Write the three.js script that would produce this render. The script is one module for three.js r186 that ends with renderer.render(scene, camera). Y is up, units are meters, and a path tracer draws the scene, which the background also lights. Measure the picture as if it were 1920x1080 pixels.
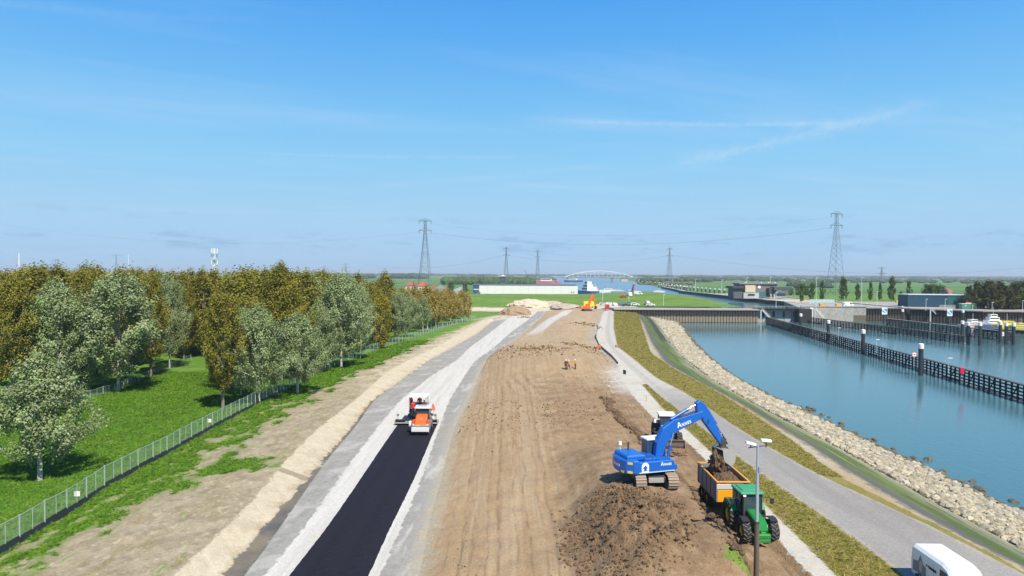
import * as THREE from 'three';
import { RoundedBoxGeometry } from 'three/addons/geometries/RoundedBoxGeometry.js';
import { mergeGeometries } from 'three/addons/utils/BufferGeometryUtils.js';
import { MarchingCubes } from 'three/addons/objects/MarchingCubes.js';
import { FontLoader } from 'three/addons/loaders/FontLoader.js';
import { TextGeometry } from 'three/addons/geometries/TextGeometry.js';

// ---------------------------------------------------------------- camera, sky, sun, exposure
const scene = new THREE.Scene();
const FOCAL = 1280, CAM_Y = 19;
const camera = new THREE.PerspectiveCamera(2 * Math.atan(540 / FOCAL) * 180 / Math.PI, 16 / 9, 0.5, 40000);
camera.rotation.order = 'YXZ';
camera.position.set(0, CAM_Y, 0);
camera.rotation.set(-Math.atan(27 / FOCAL), 0, 0.0048);
camera.updateMatrixWorld(true);
const renderer = new THREE.WebGLRenderer({ antialias: true });
renderer.toneMapping = THREE.LinearToneMapping;
renderer.toneMappingExposure = 1.45;
renderer.shadowMap.enabled = true;

// seeded randomness and noise tables
function rng(seed) { let s = seed >>> 0; return () => { s = (s + 0x6d2b79f5) >>> 0; let t = Math.imul(s ^ (s >>> 15), 1 | s); t = (t + Math.imul(t ^ (t >>> 7), 61 | t)) ^ t; return ((t ^ (t >>> 14)) >>> 0) / 4294967296; }; }
const TS = 512;
function noiseTable(cells, octaves, seed, gain = 0.55) {
  const out = new Float32Array(TS * TS); let amp = 1, c = cells, tot = 0; const r = rng(seed);
  for (let o = 0; o < octaves && c <= TS / 2; o++, c *= 2, amp *= gain) {
    const g = new Float32Array(c * c); for (let i = 0; i < g.length; i++) g[i] = r();
    for (let y = 0; y < TS; y++) {
      const fy = y * c / TS, y0 = fy | 0, y1 = (y0 + 1) % c; let ty = fy - y0; ty = ty * ty * (3 - 2 * ty);
      for (let x = 0; x < TS; x++) {
        const fx = x * c / TS, x0 = fx | 0, x1 = (x0 + 1) % c; let tx = fx - x0; tx = tx * tx * (3 - 2 * tx);
        const a = g[y0 * c + x0], b = g[y0 * c + x1], d = g[y1 * c + x0], e = g[y1 * c + x1];
        out[y * TS + x] += amp * ((a + (b - a) * tx) * (1 - ty) + (d + (e - d) * tx) * ty);
      }
    }
    tot += amp;
  }
  let m = 0, v = 0; for (const q of out) m += q; m /= out.length; for (const q of out) v += (q - m) * (q - m); v = Math.sqrt(v / out.length);
  for (let i = 0; i < out.length; i++) out[i] = (out[i] - m) / (v * 2.2); // about -1..1
  return out;
}
const NA = noiseTable(8, 6, 11), NB = noiseTable(8, 6, 23), NC = noiseTable(32, 4, 37, 0.8), ND = noiseTable(4, 7, 51, 0.62);
function nz(T, x, y, tile) { // bilinear, wraps every tile metres
  let u = x / tile * TS, v = y / tile * TS; const fu = Math.floor(u), fv = Math.floor(v); u -= fu; v -= fv;
  const x0 = fu & 511, x1 = (fu + 1) & 511, y0 = (fv & 511) << 9, y1 = ((fv + 1) & 511) << 9;
  const a = T[y0 + x0], b = T[y0 + x1], c = T[y1 + x0], d = T[y1 + x1];
  return (a + (b - a) * u) * (1 - v) + (c + (d - c) * u) * v;
}
const clamp = (x, a = 0, b = 1) => x < a ? a : x > b ? b : x, mix = (a, b, t) => a + (b - a) * t;
const smooth = (a, b, x) => { const t = clamp((x - a) / (b - a)); return t * t * (3 - 2 * t); };
const mix3 = (a, b, t) => [mix(a[0], b[0], t), mix(a[1], b[1], t), mix(a[2], b[2], t)];

{ // the sky: clear spring air with thin high cirrus and a few old contrails
  const W = 4096, Hh = 2048, d = new Float32Array(W * Hh * 4);
  const stops = [[0, .385, .615, .860], [2.5, .388, .632, .880], [5, .370, .650, .900], [9, .285, .622, .925], [13, .200, .545, .925], [18, .118, .435, .905], [23, .068, .345, .865], [35, .045, .220, .58], [60, .028, .125, .35], [90, .024, .105, .29]];
  const streaks = [ // [azimuth, elevation] from, to, half width in degrees, strength: drifting contrails
    [[4.5, 12.55], [26.5, 11.25], .16, .26], [[26.5, 11.25], [40, 10.2], .3, .05], [[-21, 9.25], [2, 9.7], .07, .24], [[13.5, 8.9], [31.4, 12.15], .42, .24], [[-12, 7.0], [8, 9.0], .3, .09], [[-2, 7.1], [16, 8.6], .22, .06],
    [[24.9, 19.0], [26.4, 15.2], .05, .06], [[26.4, 15.2], [24.6, 12.4], .05, .05], [[-50, 16], [-20, 19], .3, .06], [[60, 20], [100, 26], .3, .1], [[-120, 30], [-70, 22], .3, .1], [[150, 24], [200, 30], .3, .1]];
  for (let j = 0; j < Hh; j++) {
    const el = (j + .5) / Hh * 180 - 90, e = Math.max(el, 0); // row 0 is straight down
    let k = 0; while (k < stops.length - 2 && stops[k + 1][0] < e) k++;
    const A = stops[k], B = stops[k + 1], t = clamp((e - A[0]) / (B[0] - A[0]));
    const base = [mix(A[1], B[1], t), mix(A[2], B[2], t), mix(A[3], B[3], t)];
    const near = streaks.filter((s) => e > Math.min(s[0][1], s[1][1]) - 3 && e < Math.max(s[0][1], s[1][1]) + 3);
    for (let i = 0; i < W; i++) {
      let az = (i + .5) / W * 360 - 90; if (az > 180) az -= 360; const o = (j * W + i) * 4; // azimuth 0 is straight ahead (-z), positive to the right
      let c = 0, g = 0;
      if (el > 0) {
        // veils of cirrus on a flat layer: stretched along one wind direction
        const h = 1 / Math.max(Math.tan(e * Math.PI / 180), .05), a = az * Math.PI / 180, X = Math.sin(a) * h, Z = Math.cos(a) * h;
        const p = X * .9 + Z * .43, q = -X * .43 + Z * .9;
        const veil = nz(NA, p, q * 2.4, 19) * .6 + nz(NB, p * 1.0, q * 6, 11) * .4;
        c += .13 * smooth(-.1, 1.3, veil) * smooth(1, 6, e);
        c += .05 * smooth(-.6, 1, nz(ND, p, q, 31));
        for (const s of near) {
          const ux = s[1][0] - s[0][0], uy = s[1][1] - s[0][1], L = Math.hypot(ux, uy), dx = az - s[0][0], dy = e - s[0][1];
          const tt = (dx * ux + dy * uy) / (L * L); if (tt < -.1 || tt > 1.1) continue;
          const off = (dx * uy - dy * ux) / L, w = s[2] * (1 + .5 * nz(NB, az, e, 9));
          const fr = .65 + .5 * nz(NC, az * 1.2 + off, off * 2, 7);
          c += s[3] * Math.exp(-(off * off) / (w * w)) * smooth(-.1, .12, tt) * smooth(1.1, .8, tt) * fr;
        }
        if (e < 6) { // small flat bluish cloud shreds low over the horizon
          const sh = nz(NB, az * 1.0, e * 6.5, 26) * .7 + nz(NA, az, e * 8, 9) * .3;
          g = smooth(.22, .8, sh) * smooth(.9, 2.2, e) * smooth(5.2, 3.6, e) * .55;
        }
      }
      c = clamp(c, 0, .6);
      let R = mix(base[0], .78, c), G_ = mix(base[1], .86, c), B_ = mix(base[2], .95, c);
      R = mix(R, .275, g); G_ = mix(G_, .455, g); B_ = mix(B_, .70, g);
      d[o] = R / 1.45; d[o + 1] = G_ / 1.45; d[o + 2] = B_ / 1.45; d[o + 3] = 1;
    }
  }
  const t = new THREE.DataTexture(d, W, Hh, THREE.RGBAFormat, THREE.FloatType);
  t.mapping = THREE.EquirectangularReflectionMapping; t.magFilter = THREE.LinearFilter; t.wrapS = THREE.RepeatWrapping; t.needsUpdate = true;
  scene.background = t; scene.environment = t;
}
const SUN = new THREE.Vector3(0.46, 0, 0.89).normalize().multiplyScalar(Math.cos(53 * Math.PI / 180)); SUN.y = Math.sin(53 * Math.PI / 180);
const sun = new THREE.DirectionalLight(new THREE.Color(1, 0.91, 0.75), 5.0);
sun.position.copy(SUN).multiplyScalar(400).add(new THREE.Vector3(20, 0, -150)); sun.target.position.set(20, 0, -150);
sun.castShadow = true; Object.assign(sun.shadow.camera, { left: -300, right: 300, top: 300, bottom: -300, near: 1, far: 1200 });
sun.shadow.mapSize.set(4096, 4096); scene.add(sun, sun.target);
scene.fog = new THREE.FogExp2(new THREE.Color(.72, .84, 1), 0.00012);

// ---------------------------------------------------------------- helpers
const used = new Map();
function numbered(n) { const k = used.get(n) ?? 0; used.set(n, k + 1); return k ? n + '_' + String(k).padStart(3, '0') : n; }
function tag(o, label, category, group, kind) { o.userData = { label, category }; if (group) o.userData.group = group; if (kind) o.userData.kind = kind; return o; }
function G(px, py, level = 0) { // where a sight line through a point of the picture meets the height `level`
  const v = new THREE.Vector3((px - 960) / FOCAL, (540 - py) / FOCAL, -1).applyQuaternion(camera.quaternion), t = (level - CAM_Y) / v.y;
  return new THREE.Vector3(v.x * t, level, v.z * t);
}
function at(px, dist, level = 0) { // a point straight out at distance dist (metres ahead) under a column of the picture
  const v = new THREE.Vector3((px - 960) / FOCAL, 0, -1); return new THREE.Vector3(v.x * dist, level, -dist);
}
const MATS = new Map();
function mat(r, g, b, rough = .8, extra) {
  const key = [r, g, b, rough, JSON.stringify(extra ?? 0)].join(); if (MATS.has(key)) return MATS.get(key);
  const { metal, coat, ...rest } = extra ?? {};
  const m = new (coat ? THREE.MeshPhysicalMaterial : THREE.MeshStandardMaterial)({ color: new THREE.Color().setRGB(r, g, b), roughness: rough, metalness: metal ?? 0, ...rest });
  if (coat) { m.clearcoat = coat; m.clearcoatRoughness = .15; }
  MATS.set(key, m); return m;
}
function M(geos) {
  const list = (Array.isArray(geos) ? geos : [geos]).filter(Boolean).map((g) => { const q = g.index ? g.toNonIndexed() : g; for (const k of Object.keys(q.attributes)) if (!['position', 'normal', 'uv'].includes(k)) q.deleteAttribute(k); q.clearGroups?.(); return q; });
  return list.length === 1 ? list[0] : mergeGeometries(list);
}
function mesh(name, geos, material, parent, label) {
  const o = new THREE.Mesh(M(geos), material); o.name = parent ? name : numbered(name); o.castShadow = o.receiveShadow = true;
  if (label) o.userData.label = label; (parent ?? scene).add(o); return o;
}
function raw(name, geometry, material, parent) { const o = new THREE.Mesh(geometry, material); o.name = parent ? name : numbered(name); o.castShadow = o.receiveShadow = true; (parent ?? scene).add(o); return o; }
function thing(name, label, category, x = 0, y = 0, z = 0, turn = 0, group) {
  const o = new THREE.Group(); o.name = numbered(name); o.position.set(x, y, z); o.rotation.y = turn; scene.add(o); return tag(o, label, category, group);
}
function copyOf(root, label, x, y, z, turn = 0, s = 1, group) {
  const r = root.clone(); r.name = numbered(root.name.replace(/_\d{3}$/, '')); scene.add(r); r.position.set(x, y, z); r.rotation.y = turn; r.scale.setScalar(s); r.userData = { ...root.userData, label }; if (group) r.userData.group = group; return r;
}
const move = (g, x, y, z) => g.translate(x, y, z);
function bx(w, h, d, x = 0, y = 0, z = 0, r = 0.03, rot) { // box centred at x, y, z
  const m = Math.min(w, h, d); const g = r > 0 && m > 0.02 ? new RoundedBoxGeometry(w, h, d, 1, Math.min(r, m * .45)) : new THREE.BoxGeometry(w, h, d);
  if (rot) { g.rotateX(rot[0] || 0); g.rotateY(rot[1] || 0); g.rotateZ(rot[2] || 0); } return g.translate(x, y, z);
}
function cy(r0, r1, h, x, y, z, axis = 'y', seg = 14) { const g = new THREE.CylinderGeometry(r1, r0, h, seg); if (axis === 'x') g.rotateZ(Math.PI / 2); if (axis === 'z') g.rotateX(Math.PI / 2); return g.translate(x, y, z); }
const V = (x, y, z) => new THREE.Vector3(x, y, z);
function rod(a, b, r0, r1 = r0, seg = 8) { // tapered bar between two points
  const d = b.clone().sub(a), L = d.length(), g = new THREE.CylinderGeometry(r1, r0, L, seg); g.translate(0, L / 2, 0);
  g.applyQuaternion(new THREE.Quaternion().setFromUnitVectors(V(0, 1, 0), d.normalize())); return g.translate(a.x, a.y, a.z);
}
function beam(a, b, w, h) { // square bar between two points
  const d = b.clone().sub(a), L = d.length(), g = new THREE.BoxGeometry(w, h, L); const q = new THREE.Matrix4().lookAt(b, a, V(0, 1, 0)); g.applyMatrix4(q); const c = a.clone().add(b).multiplyScalar(.5); return g.translate(c.x, c.y, c.z);
}
function tube(pts, r, seg = 16, rs = 6) { return new THREE.TubeGeometry(new THREE.CatmullRomCurve3(pts), seg, r, rs); }
function ext(pts, depth, bevel = .03, center = true) { // side profile (x, y) extruded along z
  const s = new THREE.Shape(pts.map((p) => new THREE.Vector2(p[0], p[1])));
  const g = new THREE.ExtrudeGeometry(s, { depth: depth - 2 * bevel, bevelEnabled: bevel > 0, bevelSize: bevel, bevelThickness: bevel, bevelSegments: 1, curveSegments: 8 });
  return g.translate(0, 0, center ? -depth / 2 + bevel : bevel);
}
function side(g) { return g.rotateY(-Math.PI / 2); } // profile x becomes forward +z, extrusion becomes x
function quad(a, b, c, d) { const g = new THREE.BufferGeometry(); g.setAttribute('position', new THREE.Float32BufferAttribute([...a.toArray(), ...b.toArray(), ...c.toArray(), ...d.toArray()], 3)); g.setAttribute('uv', new THREE.Float32BufferAttribute([0, 0, 1, 0, 1, 1, 0, 1], 2)); g.setIndex([0, 1, 2, 0, 2, 3]); g.computeVertexNormals(); return g; }
const srgb8 = (() => { const L = new Uint8Array(4097); for (let i = 0; i <= 4096; i++) { const c = i / 4096; L[i] = Math.round(255 * (c <= .0031308 ? 12.92 * c : 1.055 * c ** (1 / 2.4) - .055)); } return (v) => L[v <= 0 ? 0 : v >= 1 ? 4096 : (v * 4096) | 0]; })();
function colorTexture(n, fn, repeat, m = n) { const d = new Uint8Array(n * m * 4); for (let j = 0; j < m; j++) for (let i = 0; i < n; i++) { const c = fn(i / n, j / m, i, j), o = (j * n + i) * 4; d[o] = srgb8(c[0]); d[o + 1] = srgb8(c[1]); d[o + 2] = srgb8(c[2]); d[o + 3] = c[3] === undefined ? 255 : c[3] * 255; } const t = new THREE.DataTexture(d, n, m); t.colorSpace = THREE.SRGBColorSpace; t.magFilter = THREE.LinearFilter; t.minFilter = THREE.LinearFilter; if (repeat) t.wrapS = t.wrapT = THREE.RepeatWrapping; t.needsUpdate = true; return t; }
function greyTexture(n, fn) { const d = new Uint8Array(n * n * 4); for (let j = 0; j < n; j++) for (let i = 0; i < n; i++) { const v = clamp(fn(i / n, j / n)) * 255, o = (j * n + i) * 4; d[o] = d[o + 1] = d[o + 2] = v; d[o + 3] = 255; } const t = new THREE.DataTexture(d, n, n); t.magFilter = THREE.LinearFilter; t.wrapS = t.wrapT = THREE.RepeatWrapping; t.needsUpdate = true; return t; }

// ---------------------------------------------------------------- the lie of the land: lines that run along the dike, x as a function of z
function curve(pts, level, after = 0) {
  const w = pts.map(([x, y]) => G(x, y, level)).sort((a, b) => b.z - a.z);
  const f = (z) => { if (z >= w[0].z) return w[0].x; for (let i = 1; i < w.length; i++) if (z >= w[i].z) return mix(w[i - 1].x, w[i].x, (z - w[i - 1].z) / (w[i].z - w[i - 1].z)); const e = w[w.length - 1]; return e.x + (e.z - z) * after; };
  return (z) => (f(z) * 2 + f(z - 4) + f(z + 4) + f(z - 8) * .5 + f(z + 8) * .5) / 5;
}
const cF = curve([[5, 1040], [200, 915], [330, 843], [460, 770], [620, 690], [700, 660], [760, 640], [885, 601]], -.2, .3);
const cS1 = curve([[325, 1080], [410, 1000], [480, 940], [500, 900], [593, 805], [663, 753], [722, 700], [762, 677], [815, 652], [880, 615], [905, 601]], .2, .3);
const cD1 = curve([[415, 1080], [480, 1000], [561, 911], [656, 805], [692, 753], [770, 700], [800, 677], [848, 652], [900, 622], [925, 601]], -.6, .2);
const cD2 = (z) => cD1(z) + 0.45 + 1.1 * smooth(-75, -42, z);
const cR1 = curve([[495, 1080], [565, 1000], [624, 911], [705, 805], [747, 753], [815, 700], [855, 677], [880, 652], [930, 615], [950, 599]], 0, .1);
const cA0 = curve([[540, 1080], [607, 1000], [667, 911], [739, 805]], .06), cA1 = curve([[690, 1080], [723, 1000], [770, 911], [814, 805]], .06);
const cR2 = curve([[712, 1080], [747, 1000], [786, 911], [822, 805], [841, 753], [874, 700], [890, 677], [925, 652], [962, 620], [991, 599]], 0, .1);
const cR3 = curve([[790, 1080], [797, 1000], [825, 911], [850, 805], [878, 753], [899, 700], [912, 677], [948, 650], [985, 622], [1010, 600]], .1, .1);
const cW0 = curve([[1520, 1080], [1461, 1017], [1290, 826], [1234, 794], [1184, 740], [1162, 700], [1159, 682], [1128, 655], [1118, 637], [1121, 616], [1130, 590], [1136, 583]], .8, .1);
const cP0 = curve([[1693, 1080], [1665, 1052], [1567, 982], [1440, 897], [1376, 851], [1308, 795], [1250, 752], [1222, 731], [1203, 710], [1181, 690], [1150, 660], [1137, 637], [1135, 616], [1140, 590], [1143, 580]], .8, .1);
const cW1r = curve([[1565, 1080], [1507, 1017], [1345, 860], [1300, 817], [1240, 765], [1222, 742], [1203, 720]], .8);
const cW1 = (z) => z < -112 ? cP0(z) - .05 : Math.min(cW1r(z), cP0(z) - .05);
const cP1 = curve([[1933, 1080], [1870, 1052], [1743, 982], [1545, 897], [1440, 837], [1371, 795], [1284, 735], [1232, 710], [1187, 672], [1158, 650], [1151, 615], [1151, 580]], .8, .1);
const cQ = (() => { const q = curve([[1920, 1072], [1743, 975], [1581, 903], [1535, 868], [1510, 841], [1447, 800], [1380, 755], [1313, 716], [1262, 691], [1220, 662], [1202, 607], [1197, 590]], .5, .1); return (z) => Math.max(q(z), cP1(z) + .1); })();
const cG0r = curve([[1920, 1057], [1827, 1020], [1792, 1003], [1722, 960], [1651, 918], [1581, 876], [1510, 827], [1440, 788], [1380, 750], [1322, 721], [1251, 682], [1224, 644], [1204, 600]], .3, .1);
const cG0 = (z) => Math.max(cG0r(z), cQ(z) + .3);
const cG1 = curve([[1920, 1033], [1792, 964], [1722, 927], [1581, 844], [1440, 772], [1380, 738], [1322, 704], [1287, 675], [1258, 644], [1226, 600]], -1.5, .1);
const WATER = -4;
const cK = curve([[1920, 966], [1862, 943], [1792, 911], [1722, 872], [1651, 844], [1581, 809], [1510, 774], [1440, 744], [1380, 711], [1335, 678], [1300, 644], [1275, 609]], WATER, .2);

const bumpAt = (x, z, cx, cz, rx, rz, p = 2) => { const d = Math.pow(Math.abs((x - cx) / rx), p) + Math.pow(Math.abs((z - cz) / rz), p); return d >= 1 ? 0 : smooth(1, 0, d); };
const ridge = (v, w) => Math.max(0, 1 - Math.abs(v) / w);
function heights(z) { // cross-section at z: [x, y] from left to right
  const far = smooth(-240, -320, z);
  return [[-9999, -.3], [cF(z) - 12, -.3], [cF(z), -.15], [mix(cF(z), cS1(z), .6), .1], [cS1(z), .2], [cD1(z) - .05, -.75], [cD2(z), -.75], [cD2(z) + .35, -.2], [cR1(z) - .2, -.03], [cR1(z), 0], [cR2(z), 0], [cR2(z) + .2, 0], [cR3(z), .1],
    [cR3(z) + 1.5, .45], [cR3(z) + 6, .9], [mix(cR3(z), cW0(z), .6), 1.15 + .5 * far], [cW0(z) - 4, .85 + .6 * far], [cW0(z), .8 + .5 * far], [cW1(z), .82 + .5 * far], [cP0(z), .8 + .5 * far], [cP1(z), .8 + .5 * far], [cQ(z) + .1, .5], [cG0(z), .3], [cG1(z), -1.5], [cG1(z) + .5, -1.62], [cK(z), WATER], [cK(z) + 6, WATER - 2], [9999, WATER - 2]];
}
const crossCache = new Map();
function cross(z) { const k = Math.round(z * 20); let c = crossCache.get(k); if (!c) { c = heights(k / 20); crossCache.set(k, c); } return c; }
function H(x, z, fine = true) {
  const c = cross(z); let i = 1; while (i < c.length - 1 && c[i][0] < x) i++;
  let y = mix(c[i - 1][1], c[i][1], clamp((x - c[i - 1][0]) / Math.max(1e-4, c[i][0] - c[i - 1][0])));
  const r3 = cR3(z), w0 = cW0(z);
  if (x > r3 && x < w0 - .1) {
    const inn = smooth(r3, r3 + 1.2, x) * smooth(w0, w0 - 1.5, x);
    // the bank the blue excavator stands on, steep towards the haul track, gentle to the left
    const prof = smooth(3.6, 8.4, x) * (1 - smooth(13.3 + .35 * nz(NA, z, 3, 9) + .2 * nz(NC, z, 7, 5), 14.0 + .35 * nz(NA, z, 3, 9) + .25 * nz(NC, z, 2, 6), x));
    y += 2.0 * prof * smooth(-72, -58, z) * smooth(-30, -40, z) ;
    const tr = x - (w0 - 18.4); y -= .32 * smooth(13.9, 14.5, tr) * smooth(18.5, 17.9, tr) * smooth(-84, -76, z);
    // the loose heap in front of it
    y += (.35 + .4 * nz(NB, x, z, 9)) * bumpAt(x, z, 7.6, -43.5, 4.2, 6.5);
    // rising ground further along, ramps and heaps
    y += 1.5 * bumpAt(x, z, 7, -148, 17, 34) + 1.1 * bumpAt(x, z, 20, -230, 14, 70);
    y += inn * .16 * nz(ND, x, z, 17) + inn * .07 * nz(NB, x, z, 3.1);
    if (fine) { // wheel and crawler ruts along the dike
      for (const [cx, w, dep] of [[-3.6, .3, .10], [-1.2, .3, .11], [.6, .25, .09], [2.7, .3, .10], [4.6, .25, .08]]) y -= dep * inn * ridge(x - cx - .25 * nz(NA, z, cx, 60) - (z + 60) * .01, w);
      for (const [cx, w, dep] of [[15.7, .35, .16], [17.6, .35, .14]]) y -= dep * ridge(x - (w0 - 18.4) - cx - .12 * nz(NA, z, cx, 30), w) * smooth(-95, -80, z);
      for (const [cx, cz, a, L] of [[1.0, -112, .15, 11], [2.6, -113, .12, 12], [-.7, -110, .1, 8], [5, -116, -.5, 12], [6.6, -118, -.5, 12]]) { const dx = x - cx - (z - cz) * a; if (Math.abs(z - cz) < L) y -= .28 * ridge(dx, .5) * (1 - Math.abs(z - cz) / L) - .12 * ridge(dx - .75, .4) * (1 - Math.abs(z - cz) / L); }
      const heap = bumpAt(x, z, 8.6, -45, 4.6, 8); if (heap > 0) y += heap * (.26 * nz(NC, x, z, 10) + .2 * nz(NC, x + 3, z, 4.2));
      const cl = smooth(.35, 1, nz(NA, x, z * .6, 23)) ; y += inn * cl * .12 * Math.abs(nz(NC, x, z, 8));
    }
  } else if (x < cF(z) + 2) y += .12 * nz(NA, x, z, 40) - .25 * Math.exp(-(((x - cF(z) + 8) / 2.5) ** 2));
  else if (x < cS1(z)) y += .09 * nz(NA, x, z, 14) + .03 * nz(NC, x, z, 9);
  else if (x < cD1(z)) y += .06 * nz(NA, x, z * .4, 9);
  else if (x > cG1(z)) y += (x < cK(z) ? .12 : 0) * nz(NC, x, z, 12);
  else if (x > cG0(z)) y += .03 * nz(NA, x, z * .3, 6);
  else if (x > cQ(z) || (x > cW1(z) && x < cP0(z)) || (x > cP1(z) && x < cQ(z))) y += .06 * nz(NB, x, z, 6) * (x > cP1(z) ? smooth(cP1(z), cP1(z) + .6, x) : smooth(cW1(z), cW1(z) + .3, x) * smooth(cP0(z), cP0(z) - .3, x));
  return y;
}

// ---------------------------------------------------------------- colours of the ground, computed in ground coordinates
const C = { grass: [.070, .190, .010], grassLight: [.15, .275, .018], grassDry: [.20, .185, .055], soil: [.40, .342, .242], soilDark: [.25, .205, .135], sand: [.575, .51, .395], sandDark: [.42, .355, .255], gravel: [.35, .345, .33], gravelDark: [.235, .23, .22], white: [.59, .585, .565],
  earth: [.375, .262, .152], earthDark: [.175, .110, .061], earthPale: [.47, .375, .255], verge: [.205, .195, .032], vergeDry: [.30, .245, .085], road: [.285, .268, .262], concrete: [.55, .53, .49], alga: [.070, .105, .018], algaDark: [.022, .030, .016], tar: [.105, .105, .100], pale: [.42, .38, .29], orange: [.38, .235, .075], bed: [.10, .11, .08], rock: [.27, .245, .18] };
const RUTS = [[-4.6, .012, .5], [-3.7, .014, .75], [-3.0, .014, .5], [-1.9, .01, .55], [-1.1, .01, .7], [.2, .006, .6], [1.1, .005, .7], [2.2, .002, .45], [2.9, .002, .6], [4.0, -.004, .45], [15.4, 0, .9], [15.9, 0, .7], [17.3, 0, .9], [17.8, 0, .7]];
const NE = noiseTable(64, 3, 77, .9);
function groundRow(z) { return { z, F: cF(z), S1: cS1(z), D1: cD1(z), D2: cD2(z), R1: cR1(z), R2: cR2(z), R3: cR3(z), W0: cW0(z), W1: cW1(z), P0: cP0(z), P1: cP1(z), Q: cQ(z), G0: cG0(z), G1: cG1(z), K: cK(z) }; }
function groundColor(x, r, out) {
  const z = r.z, e1 = nz(NB, x, z, 5), e2 = nz(NA, x, z, 21), f = nz(NE, x, z, 7), g = nz(NC, x, z, 3.1), big = nz(ND, x, z, 67);
  const jx = x + .22 * e1 + .1 * f; let c;
  if (jx < r.F + .3) { // meadow
    c = mix3(C.grass, C.grassLight, clamp(.42 + .42 * e2 + .28 * f + .2 * nz(NB, x, z * .5, 3)));
    const dry = smooth(.75, 1.35, nz(ND, x + 9, z * 1.4, 44) + .35 * e1) * .7 + bumpAt(x, z, -30.5, -68, 5, 2.4) * smooth(-.6, .4, e1); c = mix3(c, C.grassDry, clamp(dry));
    c = mix3(c, C.soil, .8 * ridge(x + 36.5 + (z + 50) * .9 + e2, .55) * (z > -58 ? 1 : 0));
  } else if (jx < r.S1) { // bank: grass thinning into bare soil
    const t = (x - r.F) / Math.max(1, r.S1 - r.F);
    let bare = smooth(-.25, .35, (t - .33) * 2.0 + .55 * nz(NA, x * 1.4, z * .5, 19) + .35 * e1 + .4 * smooth(-58, -50, z) - .55 * bumpAt(x, z, -24.5, -66.5, 6.5, 4.4) * 2 - .9 * smooth(-100, -150, z) * (1 - t) * 1.5);
    c = mix3(mix3(C.grass, C.grassLight, clamp(.5 + .45 * e2 + .3 * f)), mix3(C.soil, C.soilDark, clamp(.35 + .5 * e1 + .35 * f)), bare);
    c = mix3(c, C.sand, smooth(.5, 1.1, t + .35 * e2 + .2 * e1) * smooth(-95, -130, z) * .9);
    c = mix3(c, C.grassLight, .75 * smooth(.75, 1.2, nz(NA, x * 2.2, z * .6, 17) + .25 * f) * bare); c = mix3(c, C.grassDry, .45 * bare * smooth(0, .9, nz(NB, x * 1.3, z * .5, 8) + .4 * f)); c = mix3(c, C.sand, .5 * bare * smooth(.3, 1, nz(NC, x * .5, z * .35, 7)));
  } else if (jx < r.D1) { const t = (x - r.S1) / Math.max(.5, r.D1 - r.S1); c = mix3(C.sand, C.sandDark, clamp(.22 + .3 * e1 + .18 * f + .5 * smooth(.7, 1, t + .12 * e1))); c = mix3(c, C.soil, smooth(.3, 1.1, e2 + .3 * e1) * .4); if (z < -64.4 && z > -65.6) c = mix3(c, C.soilDark, .75); }
  else if (x < r.D2 + .2 * e1) c = mix3(C.soilDark, C.tar, clamp(.55 + .4 * e2));
  else if (jx < r.R1) { c = mix3(C.gravel, C.gravelDark, clamp(.32 + .32 * e1 + .42 * g + .2 * nz(NA, x * 3, z * .25, 11))); c = mix3(c, C.white, .35 * smooth(.2, 1, e2)); }
  else if (x + .12 * e1 < r.R2) { c = mix3(C.white, C.gravel, clamp(.12 + .3 * nz(NA, x * 3, z * .12, 9) + .22 * g)); c = mix3(c, C.concrete, .5 * smooth(0, 1, e2)); }
  else if (jx + .35 * e1 < r.R3) { c = mix3(C.gravel, C.gravelDark, clamp(.38 + .35 * e1 + .5 * g)); c = mix3(c, C.white, .55 * smooth(.1, .9, nz(NA, x * 2, z * .3, 14))); c = mix3(c, C.pale, .6 * smooth(r.R3 - 1.3, r.R3, x + .5 * e1)); }
  else if (jx < r.W0) { // earth dike
    const d = x - r.R3, st = nz(NE, x, z * .02, 9), st2 = nz(NC, x, z * .035, 13), rough = smooth(3.2, 6.8, x + 1.6 * e2 + .6 * e1) * smooth(-124, -102, z + 9 * e2);
    c = mix3(C.earth, C.earthPale, clamp(.24 + .26 * st2 + .16 * st + .22 * nz(NA, x * 2.4, z * .22, 26)));
    c = mix3(c, [.27, .172, .094], rough * clamp(.62 + .3 * e1 + .25 * nz(NB, x, z, 2.3)));
    c = mix3(c, C.earthDark, clamp((1.15 * bumpAt(x, z, 7.8, -45, 6.2, 9.2, 3) - .1 + .3 * e1) * .9) * clamp(.75 + .35 * f));
    c = mix3(c, C.earthDark, .5 * smooth(.25, 1, nz(NA, x * 1.1, z * .8, 13) + .4 * f) * (.35 + .65 * rough) * smooth(2, 4, d));
    for (const q of RUTS) { const dd = Math.abs(x - q[0] - (z + 60) * q[1] - .3 * nz(NA, z, q[0], 90)); if (dd < .13) c = mix3(c, C.earthDark, (1 - dd / .13) * q[2] * clamp(.6 + .6 * nz(NB, z, q[0] * 3, 14)) * smooth(-150, -120, z)); }
    c = mix3(c, C.earthDark, .8 * bumpAt(x, z, 14.3 + (r.W0 - 18.4) + .3 * e1, z, 1.3, 1) * smooth(-100, -84, z));
    c = mix3(c, C.pale, .8 * smooth(1.3, .1, d + .5 * e1 + .35 * f));
    c = mix3(c, C.earthPale, .7 * smooth(-120, -190, z) * clamp(.6 + .5 * e2));
    c = mix3(c, C.white, clamp(1.3 * bumpAt(x, z, 4 + (-z - 190) * .165, z, 3.2, 1) * smooth(-195, -225, z) * smooth(-338, -325, z)) * .9);
    c = mix3(c, C.gravel, .7 * smooth(2.6, .2, r.W0 - x + 1.4 * e1) * smooth(-90, -125, z));
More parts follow.
